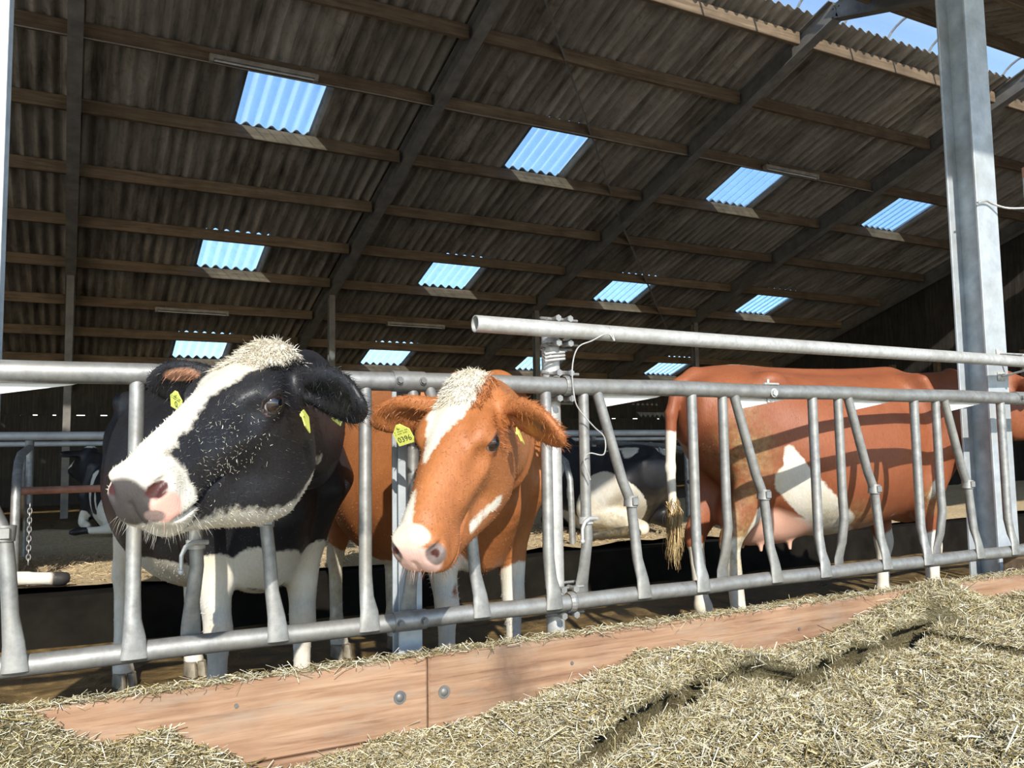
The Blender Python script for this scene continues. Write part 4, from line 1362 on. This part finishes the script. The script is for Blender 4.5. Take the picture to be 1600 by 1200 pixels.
    # short fur over the coat
    if fur:
        g = np.random.default_rng(seed)
        fc = V[F].mean(1); area = np.linalg.norm(np.cross(V[F[:, 2]] - V[F[:, 0]], V[F[:, 3]] - V[F[:, 1]]), axis=1)
        Hf = (fc - T) @ M / hs
        wgt = area * np.where((np.abs(Hf[:, 1]) < .32) & (Hf[:, 0] > -.1) & (Hf[:, 0] < .5), 3.0, 1.0)
        wgt *= (sk[F[:, 0]] < .3)
        pick = g.choice(len(F), fur, p=wgt / wgt.sum())
        vi = F[pick, g.integers(0, 4, fur)]
        base = V[F[pick]].mean(1) * .5 + V[vi] * .5
        n = N[vi]
        hd = (Hf[pick, 0] > -.02)
        flow = np.where(hd[:, None], -M[:, 0] * .6 - M[:, 2] * .15, np.array([-.45, 0, -.75]))
        flow = flow + g.normal(0, .35, (fur, 3))
        flow -= n * (flow * n).sum(1)[:, None]; flow /= np.linalg.norm(flow, axis=1)[:, None] + 1e-9
        ear = (np.abs(Hf[pick, 1]) > .11) & (Hf[pick, 0] < .08) & (Hf[pick, 0] > -.08)
        L = g.uniform(.007, .016, fur) * np.where(ear, 1.7, 1.0)
        lift = g.uniform(.15, .5, fur)
        tip = base + (flow * (1 - lift)[:, None] + n * lift[:, None]) * L[:, None]
        sd = np.cross(flow, n); wd = .0009
        Vf = np.stack([base - sd * wd, base + sd * wd, tip], 1).reshape(-1, 3)
        Ff = np.arange(fur * 3).reshape(-1, 3)
        fm = mesh('short_fur', Vf, Ff, True)
        attrs(fm, vi, 3)
        tag(obj('short_fur', fm, mat, root), kind='stuff')
    # tuft of hair on the poll and whiskers on the lips
    if tuft:
        g = np.random.default_rng(seed + 3)
        def hair(nm, sel, n, L0, wd, dirfn, curl):
            cand = np.flatnonzero(sel)
            if len(cand) == 0: return
            vi = g.choice(cand, n)
            b = V[vi] - N[vi] * .002
            d = dirfn(H[vi], N[vi]) + g.normal(0, .22, (n, 3))
            d /= np.linalg.norm(d, axis=1)[:, None]
            L = L0 * g.uniform(.5, 1.1, n)
            side = np.cross(d, g.normal(0, 1, (n, 3))); side /= np.linalg.norm(side, axis=1)[:, None]
            cu = g.normal(0, curl, n)
            rows = []
            for t, w_ in ((0, 1.0), (.35, .9), (.7, .6), (1.0, .05)):
                p = b + d * (L * t)[:, None] + side * (cu * L * t * t)[:, None] - (np.array([0, 0, 1.0]) * .35 * (L * t * t)[:, None])
                s2 = np.cross(d, side) * wd * w_
                rows += [p - s2, p + s2]
            Vh = np.stack(rows, 1).reshape(-1, 3)
            q = np.array([(0, 1, 3, 2), (2, 3, 5, 4), (4, 5, 7, 6)])
            Fh = (q[None] + (np.arange(n) * 8)[:, None, None]).reshape(-1, 4)
            hm = mesh(nm, Vh, Fh, True)
            attrs(hm, vi, 8)
            tag(obj(nm, hm, mat, root), kind='stuff')
        x1, wdt, n, L0 = tuft
        sel = (H[:, 0] < x1) & (H[:, 0] > -.09) & (np.abs(H[:, 1]) < wdt) & (H[:, 2] > -.05)
        hair('hair_tuft', sel, n, L0, .0012, lambda h_, nn: nn * .28 + M[:, 0] * .7 + M[:, 1] * (h_[:, 1:2] * 4) + np.array([0, 0, .25]), .35)
        sel = (H[:, 0] > .40) & (H[:, 2] < -.12) & (np.abs(H[:, 1]) < .1)
        hair('whiskers', sel, 220, .028, .00025, lambda h_, nn: nn * .9 + np.array([0, 0, -.25]), .2)
        for y in (1, -1):
            e = (ears or ((0, 1, -.12), (0, -1, -.12)))[0 if y > 0 else 1]
            rel = H - np.array((.024, y * .098, -.072))
            t = rel @ (np.array(e[:3]) / np.linalg.norm(e[:3]))
            sel = (H[:, 1] * y > .10) & (t > .02) & (H[:, 0] > -.12) & (H[:, 0] < .14)
            hair('ear_hair', sel, 700, .024, .0008, lambda h_, nn: nn * .6 + M[:, 1] * y * .7, .3)
    if chaff:
        g = np.random.default_rng(seed + 9)
        cand = np.flatnonzero((H[:, 0] > .17) & (H[:, 0] < .43) & (H[:, 1] > .02) & (H[:, 2] < -.01) & (H[:, 2] > -.24))
        c0 = g.choice(cand, chaff)
        keep = g.random(chaff) < np.exp(-(((H[c0, 0] - .31) / .09) ** 2 + ((H[c0, 2] + .10) / .07) ** 2))
        c0 = c0[keep]
        strands('chaff', V[c0] + N[c0] * .002, .006, .0011, root, .9, seed=seed, pal=np.array([(.72, .69, .60), (.6, .55, .42)]))
    # ear tags
    for tg in tags:
        c, nrm, upd, w_, h_, text = tg[:6]
        nrm = Vector(M @ np.array(nrm, float)).normalized(); upd = Vector(M @ np.array(upd, float)); upd = (upd - nrm * upd.dot(nrm)).normalized()
        rt = upd.cross(nrm)
        MM = Matrix((rt, upd, nrm)).transposed().to_4x4()
        MM.translation = Vector(hp(c))
        a, b = w_ / 2, h_ / 2
        m = MB().prism([(-a, -b), (a, -b), (a, b * .30), (a * .62, b * .62), (a * .22, b), (-a * .22, b), (-a * .62, b * .62), (-a, b * .30)], 'z', -.0015, .0015)
        t = m.build('ear_tag', MAT['tag_yellow'], root)
        t.matrix_basis = MM
        MB().tube([(0, b * .78, -.004), (0, b * .78, .005)], .005, 10).build('tag_stud', MAT['tag_yellow'], t, True)
        if text:
            mk = MB()
            for row_y, n_m, wm in ((b * .34, 9, .0022), (b * .12, 12, .0017)):
                for q_ in range(n_m):
                    if (q_ * 7) % 5 == 2: continue
                    mk.box((-a * .72 + 1.44 * a * q_ / (n_m - 1), row_y, .0017), (wm, .0035, .0004))
            mk.build('small_print', MAT['ink'], t)
        for (s_, sz, oy) in text:
            cu = bpy.data.curves.new('tag_text', 'FONT'); cu.body = s_; cu.size = sz; cu.align_x = 'CENTER'; cu.align_y = 'CENTER'; cu.extrude = .0003; cu.resolution_u = 2
            tmp = bpy.data.objects.new('tmp', cu); COL.objects.link(tmp)
            bpy.context.view_layer.update()
            tm = bpy.data.meshes.new_from_object(tmp.evaluated_get(bpy.context.evaluated_depsgraph_get()))
            bpy.data.objects.remove(tmp)
            tm.materials.clear()
            obj('lettering', tm, MAT['ink'], t, (0, oy, .0018))
    tag(root, lab, 'cow')
    return root, dict(V=V, H=H, N=N, M=M, T=T, hp=hp)
#PART6
GREY = (.065, .056, .053); PINK = (.74, .42, .34); NOSTRIL = (.06, .017, .014)
# ------------------------------------------------------------------ black and white cow at the fence
cow('cow', 'black and white cow with a white blaze, head out through the left of the fence', (.526, 3.62, FLOOR), math.atan2(-.98, .196), MAT['coat_black'],
    ((.458, 2.27, ZC + .275), (-.635, -.62, -.458), (-.322, -.326, .889)), headS=1.115, scale=.95, fine=.0048, coarse=.019, seed=3,
    neckpts=[(.64, 3.02, 1.10), (.67, 2.66, 1.12)],
    ears=((.42, .85, -.10, (1, .1, -.1)), (.12, -1, .10, (1, -.2, -.2))),
    rules=[(1, 'h', (-.08, 0, 0), (.10, -.005, .01), .085, .068), (1, 'h', (.10, -.005, .01), (.26, -.01, .0), .066, .036), (1, 'h', (.26, -.01, 0), (.44, 0, -.03), .034, .042),
           (1, 'HE', (.515, 0, -.10), (.085, .15, .12), 0, 0), (1, 'h', (.44, 0, -.20), (.18, 0, -.315), .05, .058), (1, 'h', (.18, 0, -.315), (-.10, .04, -.38), .058, .06),
           (1, 'b', (.56, .19, .1), (.57, .20, .62), .10, .13), (1, 'b', (.56, -.19, .1), (.57, -.20, .60), .10, .13),
           (1, 'b', (.70, .10, .60), (.70, -.12, .62), .12, .13), (1, 'b', (.62, .25, .60), (.74, .16, .86), .07, .025), (1, 'b', (.60, -.24, .6), (.76, -.14, .84), .06, .02),
           (1, 'E', (.0, -.15, .42), (.75, .42, .27), 0, 0), (1, 'b', (-.74, .2, .1), (-.74, .2, .7), .2, .2), (1, 'b', (-.74, -.2, .1), (-.74, -.2, .7), .2, .2),
           (1, 'b', (.30, .33, .9), (.10, .38, 1.25), .012, .02), (1, 'b', (.02, -.35, 1.18), (-.12, -.33, 1.3), .03, .02), (1, 'b', (.2, -.34, .98), (.16, -.36, 1.02), .03, .04),
           (-1, 'b', (.74, -.06, .62), (.70, -.10, .57), .045, .03)],
    dirt=[('b', (0, 0, .45), (.8, .5, .16), .5), ('b', (.55, 0, .12), (.3, .4, .14), .8)],
    skin=[('h', (.532, -.012, -.10), (.040, .060, .052), GREY), ('h', (.515, .062, -.115), (.030, .026, .034), PINK), ('h', (.530, .040, -.128), (.02, .02, .014), (.25, .18, .16)), ('h', (.50, .0, -.012), (.05, .045, .03), (.72, .60, .48)),
          ('h', (.507, .05, -.08), (.026, .020, .015), NOSTRIL), ('h', (.503, -.05, -.078), (.022, .016, .012), NOSTRIL),
          ('h', (.12, .17, -.09), (.03, .05, .03), (.16, .075, .05)), ('h', (.05, -.21, -.025), (.03, .05, .018), (.36, .18, .11)), ('h', (.168, .117, -.057), (.036, .03, .026), (.02, .017, .017)), ('h', (.168, -.117, -.057), (.036, .03, .026), (.02, .017, .017))],
    tail=[(-.86, 0, 1.38), (-.96, 0, 1.28), (-.98, 0, .9), (-.97, 0, .6)],
    fur=26000, tuft=(.11, .085, 3000, .033), chaff=600,
    tags=[((.084, -.222, -.078), (1, -.35, .1), (.1, .28, 1), .050, .056, [('0', .026, -.012)]), ((.13, .150, -.115), (.35, -.9, -.1), (0.55, .2, .9), .05, .055, []), ((.02, .165, -.15), (.2, .9, .2), (.5, 0, .8), .05, .055, [])])
# ------------------------------------------------------------------ tan cow at the fence
cow('cow', 'tan cow with a white forehead and a yellow ear tag, head out through the fence', (1.46, 3.63, FLOOR), math.atan2(-1, .08), MAT['coat_red'],
    ((1.048, 2.25, ZC + .208), (-.535, -.425, -.73), (-.55, -.481, .683)), headS=1.075, scale=.95, fine=.0048, coarse=.019, seed=5,
    neckpts=[(1.49, 3.02, 1.06), (1.37, 2.68, 1.08)],
    ears=((.50, .82, -.03, (1, .1, 0)), (0.20, -1, -.08, (1, -.1, 0))),
    rules=[(1, 'h', (-.08, -.01, 0), (.12, -.02, .01), .066, .060), (1, 'h', (.12, -.02, .01), (.29, -.03, 0), .056, .010), (1, 'h', (.38, -.025, -.02), (.48, -.035, -.05), .012, .045),
           (1, 'h', (.20, .075, -.26), (.34, .06, -.20), .014, .014),
           (1, 'b', (.56, .19, .08), (.56, .18, .5), .12, .10), (1, 'b', (.56, -.19, .08), (.56, -.18, .55), .12, .12), (-1, 'b', (.62, -.12, .55), (.6, -.14, .50), .035, .03), (-1, 'b', (.60, -.22, .42), (.6, -.22, .38), .03, .03),
           (1, 'E', (-.1, 0, .45), (.6, .3, .16), 0, 0), (1, 'b', (-.74, .2, .08), (-.74, .2, .5), .15, .1), (1, 'b', (-.74, -.2, .08), (-.74, -.2, .5), .15, .1)],
    dirt=[('b', (.55, 0, .12), (.3, .4, .12), .7), ('b', (-.6, 0, .3), (.4, .5, .3), .7)],
    skin=[('h', (.532, 0, -.095), (.036, .070, .050), (.78, .50, .43)), ('h', (.50, 0, -.03), (.03, .05, .03), (.74, .56, .42)), ('h', (.520, .058, -.080), (.030, .024, .030), (.20, .155, .14)), ('h', (.520, -.058, -.080), (.030, .024, .030), (.22, .16, .14)),
          ('h', (.520, .055, -.078), (.018, .012, .010), NOSTRIL), ('h', (.520, -.055, -.078), (.018, .012, .010), NOSTRIL),
          ('h', (.11, .18, -.07), (.03, .05, .025), (.20, .09, .05)), ('h', (.168, .117, -.057), (.034, .03, .023), (.16, .075, .05)), ('h', (.168, -.117, -.057), (.034, .03, .023), (.16, .075, .05))],
    tail=[(-.86, 0, 1.38), (-.96, 0, 1.28), (-.98, 0, .9), (-.97, 0, .6)],
    fur=26000, tuft=(.10, .07, 2200, .027),
    tags=[((.112, -.198, -.085), (1, -.05, .35), (.0, -.30, 1), .066, .068, [('0396', .0265, -.016)]), ((.115, .16, -.085), (.45, -.9, -.1), (.3, .35, .8), .045, .06, [])])
# ------------------------------------------------------------------ red cow standing behind the fence
C_, CT = cow('cow', 'chestnut red cow standing sideways behind the fence with white flank and pink udder', (3.86, 3.40, FLOOR), math.radians(-9), MAT['coat_red2'],
    ((5.02, 3.05, ZC + .42), (.93, -.25, -.30), (.3, 0, .95)), scale=1.03, headS=1.0, coarse=.0125, seed=8, udder=True, belly=.02,
    legs={'hr': (.03, 0), 'fr': (0, 0), 'hl': (.02, 0), 'fl': (-.05, 0)},
    rules=[(1, 'b', (-.50, -.32, .98), (-.47, -.33, .86), .03, .075), (1, 'b', (-.48, -.33, .82), (-.16, -.25, .58), .10, .10), (1, 'E', (-.30, 0, .52), (.36, .33, .16), 0, 0),
           (1, 'b', (.28, -.2, .58), (.42, -.27, .66), .05, .035), (1, 'b', (.42, -.28, .66), (.47, -.29, .80), .03, .014),
           (1, 'b', (-.74, -.17, .0), (-.74, -.17, .46), .12, .10), (1, 'b', (-.66, -.2, .5), (-.60, -.23, .66), .05, .045), (1, 'b', (-.74, .17, .0), (-.74, .17, .4), .12, .1),
           (1, 'b', (.54, -.17, 0), (.54, -.17, .45), .1, .1), (1, 'b', (.54, .17, 0), (.54, .17, .42), .1, .1), (1, 'b', (-1.0, 0, 1.05), (-1.0, 0, .6), .05, .06),
           (1, 'b', (-.62, 0, 1.46), (-.45, 0, 1.46), .03, .03)],
    dirt=[('b', (-.70, -.2, .95), (.14, .2, .28), .75), ('b', (-.72, -.2, .5), (.14, .15, .22), .8), ('b', (-.12, -.25, .60), (.22, .2, .12), .7), ('b', (.46, -.28, .70), (.06, .1, .08), .9)],
    skin=[('b', (-.44, -.02, .60), (.24, .20, .17), (.66, .37, .27))],
    tail=[(-.84, 0, 1.39), (-.94, 0, 1.33), (-.985, 0, 1.18), (-1.0, 0, .9), (-.99, 0, .62)], fur=9000, eyes=True)
# tail switch of the red cow
g = np.random.default_rng(21)
def switch(root, top, S, n=260, L=.30):
    m_v = []; m_f = []
    b = np.array(top) * S + g.normal(0, .012, (n, 3)) * np.array([1, 1, 2.5])
    le = L * g.uniform(.5, 1.0, n)
    ph = g.uniform(0, 6, n)
    rows = []
    for t in (0, .3, .6, .85, 1.0):
        sp = .032 * math.sin(t * 2.2)
        dx = np.stack([np.cos(ph) * sp + .012 * np.sin(9 * t + ph), np.sin(ph) * sp + .012 * np.cos(8 * t + ph), -le * t], 1)
        w = .0035 * (1 - .8 * t)
        sd = np.stack([np.sin(ph) * w, -np.cos(ph) * w, 0 * ph], 1)
        rows += [b + dx - sd, b + dx + sd]
    V = np.stack(rows, 1).reshape(-1, 3)
    q = np.array([(i * 2, i * 2 + 1, i * 2 + 3, i * 2 + 2) for i in range(4)])
    F = (q[None] + (np.arange(n) * 10)[:, None, None]).reshape(-1, 4)
    me = mesh('tail_switch', V, F, True)
    at = me.color_attributes.new('Col', 'FLOAT_COLOR', 'POINT')
    pal = np.array([(.42, .30, .14), (.55, .42, .22), (.28, .19, .09)])
    c = np.ones((n * 10, 4), np.float32); c[:, :3] = np.repeat(pal[g.integers(0, 3, n)], 10, 0)
    at.data.foreach_set('color', c.ravel())
    return tag(obj('tail_switch', me, MAT['straw'], root), kind='stuff')
switch(C_, (-.99, 0, .70), 1.03)
# ------------------------------------------------------------------ lying cows on the bed
LYR = [(1, 'E', (-.55, .30, .20), (.42, .34, .40), 0, 0), (1, 'b', (.0, .4, .05), (.5, .35, .12), .16, .12), (1, 'b', (.30, .30, .62), (.25, .38, .2), .09, .07), (1, 'b', (.02, .38, .44), (-.02, .4, .2), .035, .04),
       (1, 'b', (-.3, .1, .78), (-.7, .1, .72), .03, .1), (1, 'h', (0, 0, 0), (.5, 0, 0), .06, .12), (1, 'b', (-.8, .15, .1), (-.8, .6, .05), .2, .12), (-1, 'b', (-.86, .28, .05), (-.86, .75, .05), .10, .10), (-1, 'b', (-.05, .35, .5), (-.25, .38, .32), .10, .06)]
cow('cow', 'black and white cow lying on the sawdust behind the fence gap', (4.30, 6.40, BED), math.radians(90), MAT['coat_black'],
    ((4.33, 7.28, BED + .93), (-.25, .9, -.35), (0, .3, .95)), scale=.92, headS=1.0, coarse=.016, seed=12, lying=True, eyes=False, legs={'hock': (-.86, .14), 'hl': (-.84, .62)},
    rules=LYR, dirt=[('b', (-.1, .4, .1), (.5, .3, .14), .6), ('b', (-.7, .3, .15), (.35, .4, .22), .55)])
cow('cow', 'lying red and white cow at the left edge, one white leg stretched out', (-.73, 6.20, BED), math.radians(90), MAT['coat_red2'],
    ((-.85, 7.15, BED + .70), (-.1, .9, -.3), (0, .3, .95)), scale=.92, headS=1.0, coarse=.022, seed=13, lying=True, eyes=False, legs={'side': -1, 'hock': (-.80, .35), 'hl': (-.84, .70)},
    rules=[(1, 'b', (-.84, -.2, .08), (-.84, -.64, .06), .17, .11), (1, 'E', (-.1, -.3, .1), (.5, .3, .2), 0, 0)], skin=[('b', (-.82, -.82, .055), (.12, .11, .11), (.035, .033, .032))])
cow('cow', 'black and white cow lying far back in the dark left of the feeding cow', (.55, 9.3, BED), math.radians(110), MAT['coat_black'],
    ((.2, 10.1, BED + .85), (-.3, .9, -.3), (0, .3, .95)), scale=.9, headS=1.0, coarse=.03, seed=14, lying=True, eyes=False, rules=LYR)
cow('cow', 'pale headed cow lying far back under the tubes behind the lying cow', (6.5, 9.2, BED), math.radians(-95), MAT['coat_black'],
    ((6.3, 8.25, BED + .80), (-.2, -.9, -.35), (0, -.3, .95)), scale=.9, headS=1.0, coarse=.025, seed=15, lying=True, eyes=False, rules=LYR + [(1, 'HE', (.25, 0, -.1), (.4, .3, .3), 0, 0)])
